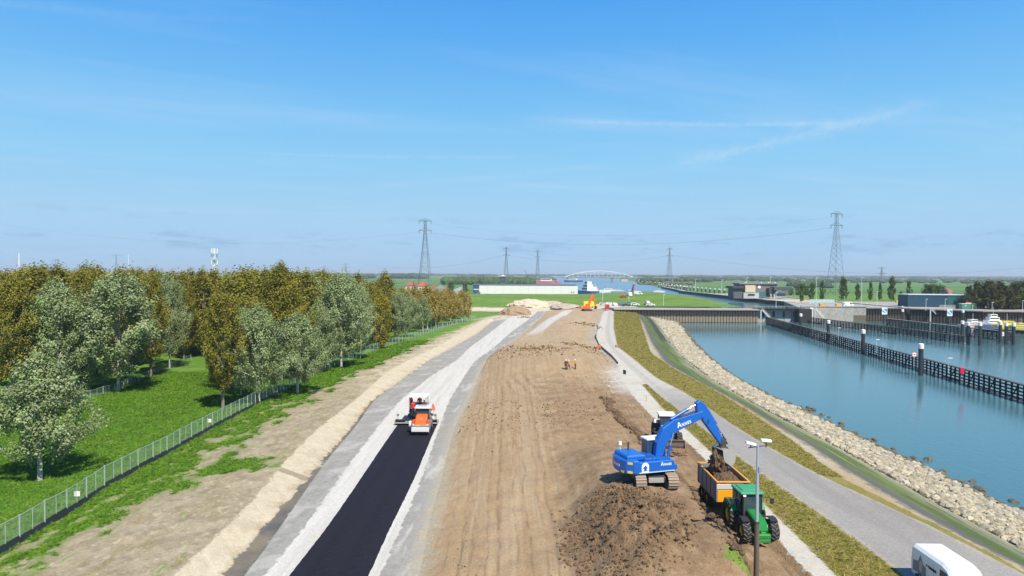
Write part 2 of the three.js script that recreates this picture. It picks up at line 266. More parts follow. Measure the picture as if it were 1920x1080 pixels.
    c = mix3(c, C.white, .75 * smooth(4.5, 0, r.W0 - x + 1.6 * e1) * bumpAt(x, z, x, -118, 1, 18));
    if (z > -45) c = mix3(c, C.grassLight, .85 * smooth(.25, 0.75, bumpAt(x, z, 13.9, -39, 2.2, 2.6) + .3 * e1));
  } else if (x + .06 * f < r.W1) { c = mix3(C.concrete, C.gravel, clamp(.08 + .3 * e1 + .22 * g)); c = mix3(c, C.earthPale, .6 * smooth(.3, 1, e2 + .3 * f)); }
  else if (jx < r.P0) { c = mix3(C.verge, C.vergeDry, clamp(.4 + .45 * e2 + .4 * f)); c = mix3(c, C.grassLight, .5 * smooth(.2, 1, nz(NA, x, z * .6, 9))); c = mix3(c, C.pale, smooth(.55, .1, Math.min(r.P0 - x, x - r.W1) + .3 * e1) * .8); }
  else if (jx * .2 + x * .8 < r.P1) { const far = smooth(-92, -118, z + 4 * e2); c = mix3(C.road, C.gravel, clamp(.25 + .3 * nz(NA, x * 1.5, z * .3, 33) + .12 * g)); c = mix3(c, C.tar, .35 * smooth(.45, 1.2, nz(ND, x * 3, z * .35, 42) + .2 * f) * (z < -80 ? 1.6 : .6)); c = mix3(c, mix3(C.concrete, C.gravel, clamp(.15 + .3 * e1 + .5 * ridge((x - r.P0) / Math.max(1, r.P1 - r.P0) - .3, .25))), far * .85); c = mix3(c, C.pale, .6 * smooth(.45, 0, Math.min(r.P1 - x, x - r.P0) + .2 * e1)); }
  else if (jx < r.Q) { c = mix3(C.verge, C.vergeDry, clamp(.35 + .5 * e2 + .4 * f)); c = mix3(c, C.orange, .4 * smooth(.5, 1.2, nz(ND, x, z, 31) + .3 * f)); }
  else if (x + .1 * e1 < r.G0) { c = mix3(C.pale, C.orange, clamp(.3 + .5 * nz(NA, x, z * .2, 40) + .25 * f)); c = mix3(c, C.vergeDry, .5 * smooth(.2, .9, e1)); c = mix3(c, C.tar, .7 * smooth(.9, .1, r.G0 - x + .5 * e1)); }
  else if (x + .15 * e1 < r.G1) {
    const t = (x - r.G0) / Math.max(1, r.G1 - r.G0); c = mix3(C.tar, C.alga, smooth(.02, .3, t + .22 * nz(NA, x * 2, z * .15, 14)));
    c = mix3(c, [.165, .215, .03], smooth(-.1, .8, nz(NB, x * 3, z * .2, 9) + .4 * f) * smooth(.1, .35, t) * .75);
    c = mix3(c, [.26, .27, .17], smooth(.55, .9, t + .25 * nz(NA, x * 2, z * .12, 17)) * .8);
    c = mix3(c, C.algaDark, smooth(.5, .8, nz(NB, x * 2.5, z * .12, 13)) * smooth(.6, .85, t) * .95);
    c = mix3(c, C.algaDark, .85 * smooth(.42, .62, t) * smooth(.98, .8, t) * smooth(-185, -215, z));
    c = mix3(c, C.pale, .9 * smooth(.9, 1.0, t + .06 * e1));
  } else { c = mix3(C.rock, C.soilDark, clamp(.4 + .5 * g)); if (x > r.K - 2) c = mix3(c, C.bed, smooth(r.K - 2, r.K, x)); }
  if (z < -272 && x > r.F - 6 && x < r.R1) { const k = smooth(-276, -286, z + 5 * e2) * smooth(r.F - 4, r.F + 1, x + 2 * e1); c = mix3(c, mix3(C.sand, C.gravel, clamp(.35 + .5 * e2 + .3 * nz(NA, x * .4, z * 2, 30))), k); }
  // the nearest soil and sand lie in crumbs
  let hsh = Math.imul((x * 4096) | 0, 374761393) ^ Math.imul((z * 4096) | 0, 668265263); hsh = Math.imul(hsh ^ (hsh >>> 13), 1274126177); const grain = (1 + .10 * g + .08 * f + .13 * (((hsh >>> 8) & 255) / 127.5 - 1)) * .83; out[0] = c[0] * grain; out[1] = c[1] * grain; out[2] = c[2] * grain;
}
function groundTile(x0, x1, z0, z1, w, h) { // z0 nearer
  const d = new Uint8Array(w * h * 4), out = [0, 0, 0];
  for (let j = 0; j < h; j++) { const r = groundRow(z0 + (z1 - z0) * (j + .5) / h); for (let i = 0; i < w; i++) { groundColor(x0 + (x1 - x0) * (i + .5) / w, r, out); const o = (j * w + i) * 4; d[o] = srgb8(out[0]); d[o + 1] = srgb8(out[1]); d[o + 2] = srgb8(out[2]); d[o + 3] = 255; } }
  const t = new THREE.DataTexture(d, w, h); t.colorSpace = THREE.SRGBColorSpace; t.magFilter = t.minFilter = THREE.LinearFilter; t.needsUpdate = true; t.userData = { x0, x1, z0, z1 }; return t;
}
const ZN = -34, ZS = -110, ZM = -190, ZE = -345;
const tiles = [groundTile(-82, 56, ZN, ZS, 2048, 1536), groundTile(-150, 70, ZS, ZM, 2048, 1024), groundTile(-150, 120, ZM, ZE, 2048, 1024)];
const soilBump = greyTexture(512, (u, v) => .5 + .22 * nz(NC, u * 4, v * 4, 4) + .2 * nz(NE, u * 4, v * 4, 4));
soilBump.channel = 1;
const groundMats = {};
function groundMaterials(kind, rough, bump) { return groundMats[kind] ??= tiles.map((t) => new THREE.MeshStandardMaterial({ map: t, roughness: rough, bumpMap: soilBump, bumpScale: bump })); }
const rowsZ = []; for (let z = ZN; z > ZE;) { rowsZ.push(z); let n = z - (.27 + (-z + ZN) * .0052); for (const s of [ZS, ZM]) if (z > s && n < s + .1) n = s; z = n; } rowsZ.push(ZE);
function strip(name, label, category, left, right, cols, rough, bump, kind) {
  const geos = [];
  tiles.forEach((t, k) => {
    const u = t.userData, zz = rowsZ.filter((z) => z <= u.z0 + 1e-6 && z >= u.z1 - 1e-6), P = [], U = [], U1 = [], I = [], n = Math.max(2, Math.round(cols * (k === 0 ? 1 : k === 1 ? .7 : .5)));
    zz.forEach((z) => { const a = left(z), b = right(z); for (let i = 0; i <= n; i++) { const x = mix(a, b, i / n); P.push(x, H(x, z), z); U.push((x - u.x0) / (u.x1 - u.x0), (z - u.z0) / (u.z1 - u.z0)); U1.push(x / 4, z / 4); } });
    for (let j = 0; j < zz.length - 1; j++) for (let i = 0; i < n; i++) { const a = j * (n + 1) + i, b = a + n + 1; I.push(a, a + 1, b, a + 1, b + 1, b); }
    const g = new THREE.BufferGeometry(); g.setAttribute('position', new THREE.Float32BufferAttribute(P, 3)); g.setAttribute('uv', new THREE.Float32BufferAttribute(U, 2)); g.setAttribute('uv1', new THREE.Float32BufferAttribute(U1, 2)); g.setIndex(I); g.computeVertexNormals(); geos.push(g);
  });
  const o = raw(name, mergeGeometries(geos, true), groundMaterials(kind, rough, bump)); tag(o, label, category, null, 'structure'); return o;
}
strip('meadow', 'bright green meadow left of the wire fence', 'meadow', (z) => Math.max(-148, Math.min(cF(z) - 60, -80 + (z < ZS ? -68 : 0))), cF, 90, .95, .06, 'grass');
strip('road_bank', 'strip of bare soil and patchy grass between fence and ditch', 'ground', cF, cS1, 46, .95, .05, 'soil');
strip('sand_slope', 'pale sand slope running down to the ditch', 'slope', cS1, cD1, 18, .95, .03, 'sand');
strip('ditch', 'narrow wet ditch at the foot of the sand slope', 'ditch', cD1, (z) => cD2(z) + .35, 8, .6, .01, 'ditch');
strip('gravel_shoulder', 'grey gravel shoulder left of the new road', 'shoulder', (z) => cD2(z) + .35, cR1, 14, .95, .03, 'gravel');
strip('road_base', 'whitish crushed stone base of the road under construction', 'road', cR1, cR2, 16, .95, .02, 'white');
strip('gravel_shoulder', 'grey gravel shoulder between new road and brown earth', 'shoulder', cR2, cR3, 16, .95, .04, 'gravel');
strip('earth_dike', 'broad brown bare earth dike with ruts and heaps', 'dike', cR3, cW0, 130, 1, .07, 'earth');
strip('concrete_strip', 'whitish concrete strip beside the haul track', 'path', cW0, cW1, 8, .9, .02, 'concrete');
strip('grass_verge', 'yellowish grass verge between concrete strip and paved road', 'verge', cW1, cP0, 16, .95, .08, 'verge');
strip('paved_road', 'worn grey paved road along the dike', 'road', cP0, cP1, 12, .85, .008, 'road');
strip('grass_verge', 'yellowish grass verge between paved road and revetment', 'verge', cP1, (z) => cQ(z) + .1, 20, .95, .08, 'verge');
strip('sand_path', 'narrow sandy path above the green revetment', 'path', (z) => cQ(z) + .1, cG0, 6, .95, .03, 'path');
strip('revetment', 'algae green asphalt revetment above the riprap', 'revetment', cG0, cG1, 16, .8, .02, 'alga');
strip('rock_slope', 'slope of pale riprap stones down to the water', 'slope', cG1, (z) => cK(z) + 6, 22, .95, .08, 'rock');
{ // the fresh asphalt layer, 6 cm thick with real edges
  const P = [], I = [], U = []; const zz = rowsZ.filter((z) => z > -85.6); zz.push(-85.6);
  zz.forEach((z) => { const j = .03 * nz(NC, z, 1, 9), k = .03 * nz(NC, z, 5, 9), a = cA0(z) + j, b = cA1(z) + k; for (const [x, y] of [[a - .05, 0], [a, .06], [mix(a, b, .33), .063], [mix(a, b, .66), .063], [b, .06], [b + .05, 0]]) { P.push(x, y, z); U.push(x / 2, z / 2); } });
  for (let j = 0; j < zz.length - 1; j++) for (let i = 0; i < 5; i++) { const a = j * 6 + i, b = a + 6; I.push(a, a + 1, b, a + 1, b + 1, b); }
  const g = new THREE.BufferGeometry(); g.setAttribute('position', new THREE.Float32BufferAttribute(P, 3)); g.setAttribute('uv', new THREE.Float32BufferAttribute(U, 2)); g.setIndex(I); g.computeVertexNormals();
  const tex = colorTexture(512, (u, v) => { const q = 1 + .35 * nz(NE, u * 2, v * 2, 2) + .2 * nz(NA, u * 2, v * 2, 2); return [.0125 * q, .0118 * q, .0205 * q]; }, true);
  const bt = greyTexture(256, (u, v) => .5 + .3 * nz(NE, u * 2, v * 2, 2));
  tag(raw('asphalt_road', g, new THREE.MeshPhysicalMaterial({ map: tex, roughness: .85, specularIntensity: .35, bumpMap: bt, bumpScale: .012 })), 'freshly laid black asphalt lane', 'road', null, 'structure');
}
// the basin bed and water of the outer harbour
const waterBump = greyTexture(512, (u, v) => .5 + .2 * nz(NB, u * 10, v * 10, 10) + .17 * nz(NC, u * 10, v * 10, 10));
const waterMat = new THREE.MeshPhysicalMaterial({ color: new THREE.Color().setRGB(.055, .135, .165), roughness: .06, ior: 1.33, bumpMap: waterBump, bumpScale: .022 });
{
  const P = [], U = [], I = []; const zz = []; for (let z = 40; z >= -365; z -= 9) zz.push(z); const n = 30;
  zz.forEach((z) => { const a = cK(clamp(z, -345, -30)) - 2.5, b = 900; for (let i = 0; i <= n; i++) { const t = i / n, x = mix(a, b, t * t); P.push(x, WATER, z); U.push(x / 9, z / 14); } });
  for (let j = 0; j < zz.length - 1; j++) for (let i = 0; i < n; i++) { const a = j * (n + 1) + i, b = a + n + 1; I.push(a, a + 1, b, a + 1, b + 1, b); }
  const g = new THREE.BufferGeometry(); g.setAttribute('position', new THREE.Float32BufferAttribute(P, 3)); g.setAttribute('uv', new THREE.Float32BufferAttribute(U, 2)); g.setIndex(I); g.computeVertexNormals();
  tag(raw('harbour_water', g, waterMat), 'calm blue-green water of the lock harbour', 'water', null, 'structure');
}

// ---------------------------------------------------------------- far ground: fields to the horizon, the canal and its banks
{
  const P = [], Cc = [], I = []; const r = rng(404);
  const xs = []; for (let i = -46; i <= 46; i++) xs.push(Math.sign(i) * (Math.abs(i) * 34 + Math.pow(Math.abs(i) / 46, 4) * 14000));
  const zs = [-344.9]; for (let z = -380; z > -16000; z *= 1.062) zs.push(z);
  const cols = [[.060, .150, .018], [.075, .175, .022], [.050, .125, .020], [.085, .155, .035], [.065, .165, .016], [.14, .135, .055], [.055, .115, .025], [.10, .19, .03]];
  const quadAt = (x0, x1, z0, z1, y, c) => { const b = P.length / 3; for (const [x, z] of [[x0, z0], [x1, z0], [x1, z1], [x0, z1]]) { P.push(x, y, z); Cc.push(...c); } I.push(b, b + 1, b + 2, b, b + 2, b + 3); };
  for (let j = 0; j < zs.length - 1; j++) { let run = 0, c = cols[0]; for (let i = 0; i < xs.length - 1; i++) { if (run-- <= 0) { c = cols[(r() * cols.length) | 0]; if (zs[j] > -900) c = cols[(r() * 3) | 0]; run = 1 + r() * (zs[j] < -1500 ? 4 : 9); const q = .85 + .3 * r(); c = [c[0] * q, c[1] * q, c[2] * q]; } quadAt(xs[i], xs[i + 1], zs[j], zs[j + 1], -.35, c); } }
  quadAt(-15000, -60, 600, -344.9, -.75, [.07, .17, .015]);
  const g = new THREE.BufferGeometry(); g.setAttribute('position', new THREE.Float32BufferAttribute(P, 3)); g.setAttribute('color', new THREE.Float32BufferAttribute(Cc, 3)); g.setIndex(I); g.computeVertexNormals();
  tag(raw('farmland', g, new THREE.MeshStandardMaterial({ vertexColors: true, roughness: 1 })), 'flat green farmland stretching to the horizon', 'fields', null, 'structure');
}
const grassTex = colorTexture(512, (u, v) => { const q = .5 + .3 * nz(NB, u * 40, v * 40, 20) + .25 * nz(NE, u * 40, v * 40, 10) + .35 * nz(ND, u * 40, v * 40, 40); return mix3([.060, .150, .010], [.140, .217, .022], clamp(q)); }, true);
const grassMat = new THREE.MeshStandardMaterial({ map: grassTex, roughness: 1 });
const siteTex = colorTexture(1024, (u, v) => { const x = u * 120, z = v * 120, q = nz(NA, x, z, 120) + .4 * nz(NB, x, z, 30), f = nz(NE, x, z, 10); let c = mix3(C.soil, C.sand, clamp(.5 + .5 * q)); c = mix3(c, C.gravel, smooth(.2, .9, nz(ND, x, z, 60))); return c.map((k) => k * (1 + .12 * f)); }, true);
function heightGrid(name, label, category, x0, x1, z0, z1, nx, nzz, fn, material, uvm) {
  const P = [], U = [], I = []; for (let j = 0; j <= nzz; j++) for (let i = 0; i <= nx; i++) { const x = mix(x0, x1, i / nx), z = mix(z0, z1, j / nzz); P.push(x, fn(x, z), z); U.push(x / uvm, z / uvm); }
  for (let j = 0; j < nzz; j++) for (let i = 0; i < nx; i++) { const a = j * (nx + 1) + i, b = a + nx + 1; I.push(a, a + 1, b, a + 1, b + 1, b); }
  const g = new THREE.BufferGeometry(); g.setAttribute('position', new THREE.Float32BufferAttribute(P, 3)); g.setAttribute('uv', new THREE.Float32BufferAttribute(U, 2)); g.setIndex(I); g.computeVertexNormals();
  return tag(raw(name, g, material), label, category, null, 'structure');
}
const dikeTop = (x) => x < 45 ? 4.2 : mix(4.2, 6.4, smooth(45, 100, x)) ;
const siteLevel = (x) => mix(-.2, 2.3, smooth(28, 56, x));
function H2(x, z) { const s = smooth(-372 + 30 * smooth(60, 118, x), -462, z) * smooth(-560, -494, z), b = siteLevel(x), right = smooth(122, 96, x); return b * (z < -500 ? smooth(-560, -500, z) : 1) + Math.max(0, dikeTop(x) - b) * s * (x < 96 ? 1 : mix(.55, 1, right)) * smooth(-175, -90, x) + .1 * nz(NA, x, z, 40); }
heightGrid('works_ground', 'pale trampled sand and gravel ground behind the dike', 'ground', -148, 64, -344.9, -392, 90, 24, (x, z) => Math.max(H2(x, z), mix(H(x, -345), siteLevel(x), smooth(-345, -352, z))), new THREE.MeshStandardMaterial({ map: siteTex, roughness: 1 }), 120);
heightGrid('grass_dike', 'green grass dike in front of the white warehouse', 'dike', -180, 119, -352, -575, 90, 60, (x, z) => H2(x, z) - (x < 60 ? .3 * smooth(-384, -374, z) + .35 * smooth(-378, -366, z) : 0) + .03, grassMat, 40);
{ // canal water beyond the locks
  const pts = [[-10, -600], [0, -1000], [34, -1300], [100, -1700], [150, -2600], [210, -5000], [470, -5000], [420, -2600], [311, -1730], [205, -940], [178, -690], [169, -600]];
  const s = new THREE.Shape(pts.map(([x, z]) => new THREE.Vector2(x, -z))); const g = new THREE.ShapeGeometry(s); g.rotateX(-Math.PI / 2); g.translate(0, 0, 0);
  const uv = g.attributes.uv; for (let i = 0; i < uv.count; i++) uv.setXY(i, uv.getX(i) / 30, uv.getY(i) / 40);
  tag(raw('canal_water', g, new THREE.MeshPhysicalMaterial({ color: new THREE.Color().setRGB(.03, .12, .21), roughness: .16, ior: 1.33, bumpMap: waterBump, bumpScale: .12 })), 'blue canal water running under the far bridge', 'water', null, 'structure');
  const s2 = new THREE.Shape([[121, 338], [142, 338], [168, 430], [169.5, 600], [150, 600], [121, 430]].map(([x, z]) => new THREE.Vector2(x, z))); const g2 = new THREE.ShapeGeometry(s2); g2.rotateX(-Math.PI / 2);
  tag(raw('lock_water', g2, waterMat), 'dark water inside the lock chamber', 'water', null, 'structure');
}
// lock platform
const concreteTex = colorTexture(512, (u, v) => { const q = nz(NA, u * 20, v * 20, 20), f = nz(NE, u * 20, v * 20, 10), s = nz(NB, u * 20, v * 20, 20); return [.29, .285, .27].map((k) => k * (1 + .16 * q + .1 * f - .2 * smooth(.5, 1.2, s))); }, true);
const concrete = new THREE.MeshStandardMaterial({ map: concreteTex, roughness: .9 });
function slab(name, label, pts, y0, y1, material, category = 'platform', uvs = 10) { const s = new THREE.Shape(pts.map(([x, z]) => new THREE.Vector2(x, -z))); const g = new THREE.ExtrudeGeometry(s, { depth: y1 - y0, bevelEnabled: false }); g.rotateX(-Math.PI / 2); g.translate(0, y0, 0); const uv = g.attributes.uv; for (let i = 0; i < uv.count; i++) uv.setXY(i, uv.getX(i) / uvs, uv.getY(i) / uvs); return tag(raw(name, g, material), label, category, null, 'structure'); }
slab('quay_deck', 'grey concrete quay deck behind the left sheet pile wall', [[49, -327.6], [119, -327.6], [119, -338], [49, -341]], 1.75, 2.42, concrete);
slab('lock_island', 'grey paved island between the two lock chambers', [[143.5, -331], [176, -346], [196, -346], [199, -352], [199, -600], [172, -600], [171, -430], [146, -346]], -5, 2.45, concrete);
slab('quay_platform', 'grey paved quay platform in front of the blue shed', [[202, -344], [222, -323], [420, -323], [420, -430], [203, -430]], -5, 2.42, concrete);
slab('grass_strip', 'green grass strip with poplars behind the lock quay', [[203, -430.2], [420, -430.2], [420, -560], [203, -560]], -1, 2.3, grassMat, 'grass', 40);
// sheet pile walls
const pileTex = colorTexture(256, (u, v) => { // v from the bed up; a ragged tide line where dried silt stops
  const edge = .57 + .05 * nz(NB, u * 6, v, 3) + .03 * nz(NE, u * 9, v * 4, 2), f = nz(NE, u * 4, v * 8, 2), s = nz(NA, u * 8, v * 3, 4);
  const dark = [.030, .026, .026].map((k) => k * (1 + .35 * s + .2 * f)), silt = [.26, .225, .165].map((k) => k * (1 + .3 * s + .2 * f)), wet = [.06, .065, .035].map((k) => k * (1 + .3 * f));
  return v > edge ? dark : v > .2 + .03 * s ? mix3(silt, dark, .25 * clamp(.5 + s)) : wet; }, true);
const pileMat = new THREE.MeshStandardMaterial({ map: pileTex, roughness: .85 });
const pileMatDark = new THREE.MeshStandardMaterial({ map: pileTex, color: new THREE.Color(.3, .28, .27), roughness: .85 });
function sheetWall(name, label, A, B, top, pitch, capColor = [.33, .33, .31], pm = pileMatDark) {
  const d = B.clone().sub(A), L = d.length(), n = Math.round(L / pitch), p = L / n, w = thing(name, label, 'wall', A.x, -5.2, A.z, Math.atan2(-d.z, d.x));
  const prof = ext([[0, 0], [p * .12, .02], [p * .3, .42], [p * .7, .42], [p * .88, .02], [p, 0], [p, -.12], [0, -.12]], top + 5.2, 0, false); prof.rotateX(-Math.PI / 2); // +y profile turns to -z ... faces the water
  prof.scale(1, 1, -1); const ia = prof.attributes.position; const uv = prof.attributes.uv; for (let i = 0; i < ia.count; i++) uv.setXY(i, ia.getX(i) / p * .25, ia.getY(i) / (top + 5.2)); prof.index || prof.setIndex([...Array(ia.count).keys()]); { const ix = prof.index.array; for (let i = 0; i < ix.length; i += 3) [ix[i], ix[i + 1]] = [ix[i + 1], ix[i]]; prof.computeVertexNormals(); }
  const geo = M(prof); geo.computeVertexNormals();
  const variants = [0, .25, .5, .75].map((o) => { const g = geo.clone(); const u = g.attributes.uv; for (let i = 0; i < u.count; i++) u.setX(i, u.getX(i) + o); return g; });
  for (let i = 0; i < n; i++) { const m = raw('sheet_pile', variants[(i * 7 + (i >> 2)) % 4], pm, w); m.position.set(i * p, 0, 0); }
  mesh('capping_beam', bx(L, .55, 1.1, L / 2, top + 5.2 + .2, .1, .04), mat(...capColor, .9), w); return w;
}
sheetWall('sheet_pile_wall', 'corrugated steel sheet pile wall with pale tide band, left of the lock gate', V(49, 0, -327), V(118, 0, -327), 2.0, 1.4, [.33, .33, .31], pileMat);
sheetWall('sheet_pile_wall', 'dark sheet pile quay wall behind the yellow and white boats', V(222, 0, -322.4), V(300, 0, -322.4), 2.0, 1.4, [.25, .22, .19]);
sheetWall('sheet_pile_wall', 'short dark sheet pile wall right of the pale concrete wall', V(179.4, 0, -345.3), V(200.4, 0, -345.3), 2.1, 1.4, [.12, .12, .12]);
sheetWall('sheet_pile_wall', 'slanting dark sheet pile wall in front of the blue shed', V(200.5, 0, -343.6), V(222, 0, -322.6), 2.0, 1.4, [.2, .2, .2]);
{ // chamber walls, lock head and gate
  const dark = mat(.022, .026, .038, .7), black = mat(.02, .02, .022, .8), light = mat(.62, .63, .62, .6), steel = mat(.30, .33, .33, .6);
  const longWall = (label, x0, z0, x1, z1, top) => { const a = V(x0, 0, z0), b = V(x1, 0, z1), L = a.distanceTo(b), t = thing('lock_wall', label, 'wall', x0, 0, z0, Math.atan2(-(z1 - z0), x1 - x0)); const n = Math.round(L / 6); for (let i = 0; i < n; i++) mesh('wall_panel', bx(L / n - .12, top + 4, .8, (i + .5) * L / n, (top - 4) / 2, 0, .04), dark, t); mesh('coping', bx(L, .35, 1.5, L / 2, top + .17, 0, .05), mat(.5, .49, .46, .9), t); for (let i = 0; i < n; i += 3) mesh('bollard', cy(.22, .25, .6, i * L / n + 2, top + .62, .3, 'y', 8), mat(.75, .75, .72, .5), t); };
  longWall('long dark lock chamber wall running back to the canal, left of the control building', 170, -352, 171, -700, 2.3);
  longWall('dark wall of the second chamber, right of the control building', 200.6, -349, 202, -600, 2.5);
  longWall('dark canal quay wall below the row of distant barges', 176, -700, 205, -935, 2.2);
  const lg = thing('lock_gate', 'grey steel lock gate with dark bridge beam, right of the sheet pile wall', 'lock gate', 130, -5, -334);
  for (let i = 0; i < 6; i++) mesh('gate_panel', bx(3.3, 6.4, .5, -9 + i * 3.5, 3.2, 0, .05), steel, lg);
  for (let i = 0; i < 4; i++) mesh('fender', bx(.8, 3, .6, -7 + i * 5, 4.8, .6, .05), black, lg);
  mesh('bridge_beam', [bx(25, .8, 4, .5, 7.0, 1, .05), bx(25, .25, 4.6, .5, 7.55, 1, .03)], black, lg);
  for (let i = 0; i < 13; i++) mesh('railing_post', cy(.04, .04, 1.1, -11.5 + i * 2, 8.2, 3, 'y', 5), light, lg); mesh('handrail', bx(25, .07, .07, .5, 8.75, 3, 0), light, lg);
  const pr = thing('lock_pier', 'black lock pier between gate and concrete wall', 'pier', 141.5, -5, -337); mesh('pier_block', bx(6.4, 7.6, 17, 0, 3.8, 0, .1), black, pr); mesh('pier_edge', [bx(.5, 7.6, .5, 3.2, 3.8, 8.5, .05), bx(1.6, .8, 1.4, 3, 7.9, 7.5, .1)], light, pr);
  const sw = thing('concrete_lock_wall', 'pale concrete end wall of the second lock chamber', 'wall', 146, -5, -345); for (let i = 0; i < 7; i++) mesh('wall_panel', bx(4.66, 8, 1, 2.4 + i * 4.7, 4.0, 0, .04), concrete, sw); mesh('coping', bx(33, .4, 1.6, 16.5, 8.15, 0, .04), mat(.30, .30, .29, .9), sw);
  mesh('tide_band', bx(33, 3.1, .2, 16.5, 2.3, .56, .03), mat(.12, .098, .062, .8), sw);
  for (const [x, z, l] of [[119.5, -326, 'white stairway slanting down beside the left sheet pile wall'], [147, -330, 'white stairway slanting down beside the black lock pier'], [206.6, -336, 'white stairway slanting down in front of the blue shed']]) {
    const st = thing('stairway', l, 'stairway', x, -2, z, 0, ); const n = 14; for (let i = 0; i < n; i++) mesh('step', bx(.32, .06, 1.1, .1 + i * .27, 4.3 - i * .29, 0, 0), light, st);
    for (const s of [-.6, .6]) { mesh('stringer', beam(V(0, 4.3, s), V(3.9, .2, s), .1, .35), light, st); mesh('handrail', beam(V(0, 5.3, s), V(3.9, 1.2, s), .08, .08), light, st); }
    mesh('post', bx(.5, 6, .5, -.5, 1.3, 0, .04), mat(.5, .5, .48, .8), st); mesh('post', bx(.35, 4, .35, 3.9, -1, 0, .03), mat(.5, .5, .48, .8), st);
  }
}
// timber guide jetties and mooring piles in the water
const timber = mat(.018, .017, .018, .9), timberPale = mat(.30, .29, .27, .9), pileDark = mat(.028, .032, .036, .55), capWhite = mat(.78, .78, .77, .5);
const railMat = mat(.048, .046, .044, .9);
function jetty(label, A, B, h, step, pale) {
  const d = B.clone().sub(A), L = d.length(), t = thing('jetty', label, 'jetty', A.x, WATER - 1.2, A.z, Math.atan2(-d.z, d.x)), n = Math.round(L / step), y0 = 1.2;
  const post = M(bx(.26, h + 1.2, .3, 0, (h + 1.2) / 2, -.25, .03)), seg = step * 4, ns = Math.ceil(L / seg), rail = M(bx(L / ns - .03, .30, .16, 0, 0, 0, .02)), top = M(bx(L / ns - .02, .12, .9, 0, 0, 0, .02)), low = M(bx(L / ns - .02, .22, .5, 0, 0, 0, .03)), prop = M(rod(V(0, 0, -2.2), V(0, h + .6, -.3), .11));
  for (let i = 0; i <= n; i++) raw('post', post, timber, t).position.x = i * L / n;
  for (let i = 0; i < n; i += 4) raw('raking_prop', prop, timber, t).position.x = i * L / n;
  for (let i = 0; i < ns; i++) { const x = (i + .5) * L / ns; for (let k = 0; k < 5; k++) raw('rail', rail, railMat, t).position.set(x, y0 + .35 + k * (h - .5) / 4, 0); raw('walkway', top, pale ? timberPale : mat(.07, .07, .07, .9), t).position.set(x, h + 1.25, -.4); raw('waling', low, i % 3 === 1 ? timber : timberPale, t).position.set(x, y0 + .02 - .06 * (i % 2), .35); }
  for (let i = 0; i <= n; i += 4) raw('railing_post', M(cy(.03, .03, 1, 0, h + 1.8, -.8, 'y', 5)), mat(.3, .3, .3, .6), t).position.x = i * L / n;
  return t;
}
const jA = G(1960, 765, WATER), jB = G(1437, 606, WATER);
jetty('long black timber guide jetty in the foreground of the harbour', jA, jB, 3.1, 1.9, false);
const kA = G(1808, 644, WATER), kB = G(1522, 605.5, WATER);
jetty('middle black timber jetty with solid planking behind the foreground one', kA, kB, 2.6, 2.2, false);
const lA = G(1897, 641, WATER), lB = G(1664, 611, WATER);
jetty('rear timber jetty with pale walkway in front of the blue shed', lA, lB, 3.4, 2.2, true);
const mA = G(2010, 632, WATER), mB = G(1830, 622, WATER);
jetty('dark floating quay edge at which the yellow boats lie', mA, mB, 1.5, 3, false);
let pileProto;
function mooringPile(px, pyTop, pyBase, label, r = .52) {
  const p = G(px, pyBase, WATER), h = (pyBase - pyTop) / FOCAL * -p.z; let t;
  t = thing('mooring_pile', label, 'mooring pile', p.x, WATER - 1, p.z, 0, 'white-capped mooring piles'); mesh('shaft', cy(r, r, h + .6, 0, (h + .6) / 2, 0, 'y', 18), pileDark, t); mesh('cap', [cy(r + .06, r + .06, 1.05, 0, h + .5, 0, 'y', 18), cy(r + .06, r - .1, .12, 0, h + 1.08, 0, 'y', 18)], capWhite, t);
  return t;
}
[[1447, 579, 603, 'white-capped mooring pile closest to the lock gate on the foreground jetty'], [1501, 588.5, 619, 'white-capped mooring pile second from the lock gate on the foreground jetty'], [1553, 601, 637, 'white-capped mooring pile third from the lock gate on the foreground jetty'], [1618, 618.5, 664, 'white-capped mooring pile fourth from the lock gate on the foreground jetty'], [1726, 645, 704, 'tall white-capped mooring pile nearest to the viewer on the foreground jetty'],
  [1560, 579.5, 601, 'white-capped mooring pile in front of the pale concrete wall'], [1692, 580.5, 607, 'white-capped mooring pile in front of the slanting sheet pile wall'], [1805, 582, 610, 'white-capped mooring pile in front of the green container'], [1804, 602, 640, 'leftmost pile of the trio at the end of the middle jetty'], [1815, 604.5, 646, 'middle pile of the trio at the end of the middle jetty'], [1837, 605, 648, 'right pile of the trio at the end of the middle jetty'], [1875, 603.5, 643, 'leftmost of three piles in front of the yellow boats'], [1886, 605.5, 646, 'middle of three piles in front of the yellow boats'], [1900, 606, 647, 'rightmost of three piles in front of the yellow boats']].forEach(([x, a, b, l]) => mooringPile(x, a, b, l));
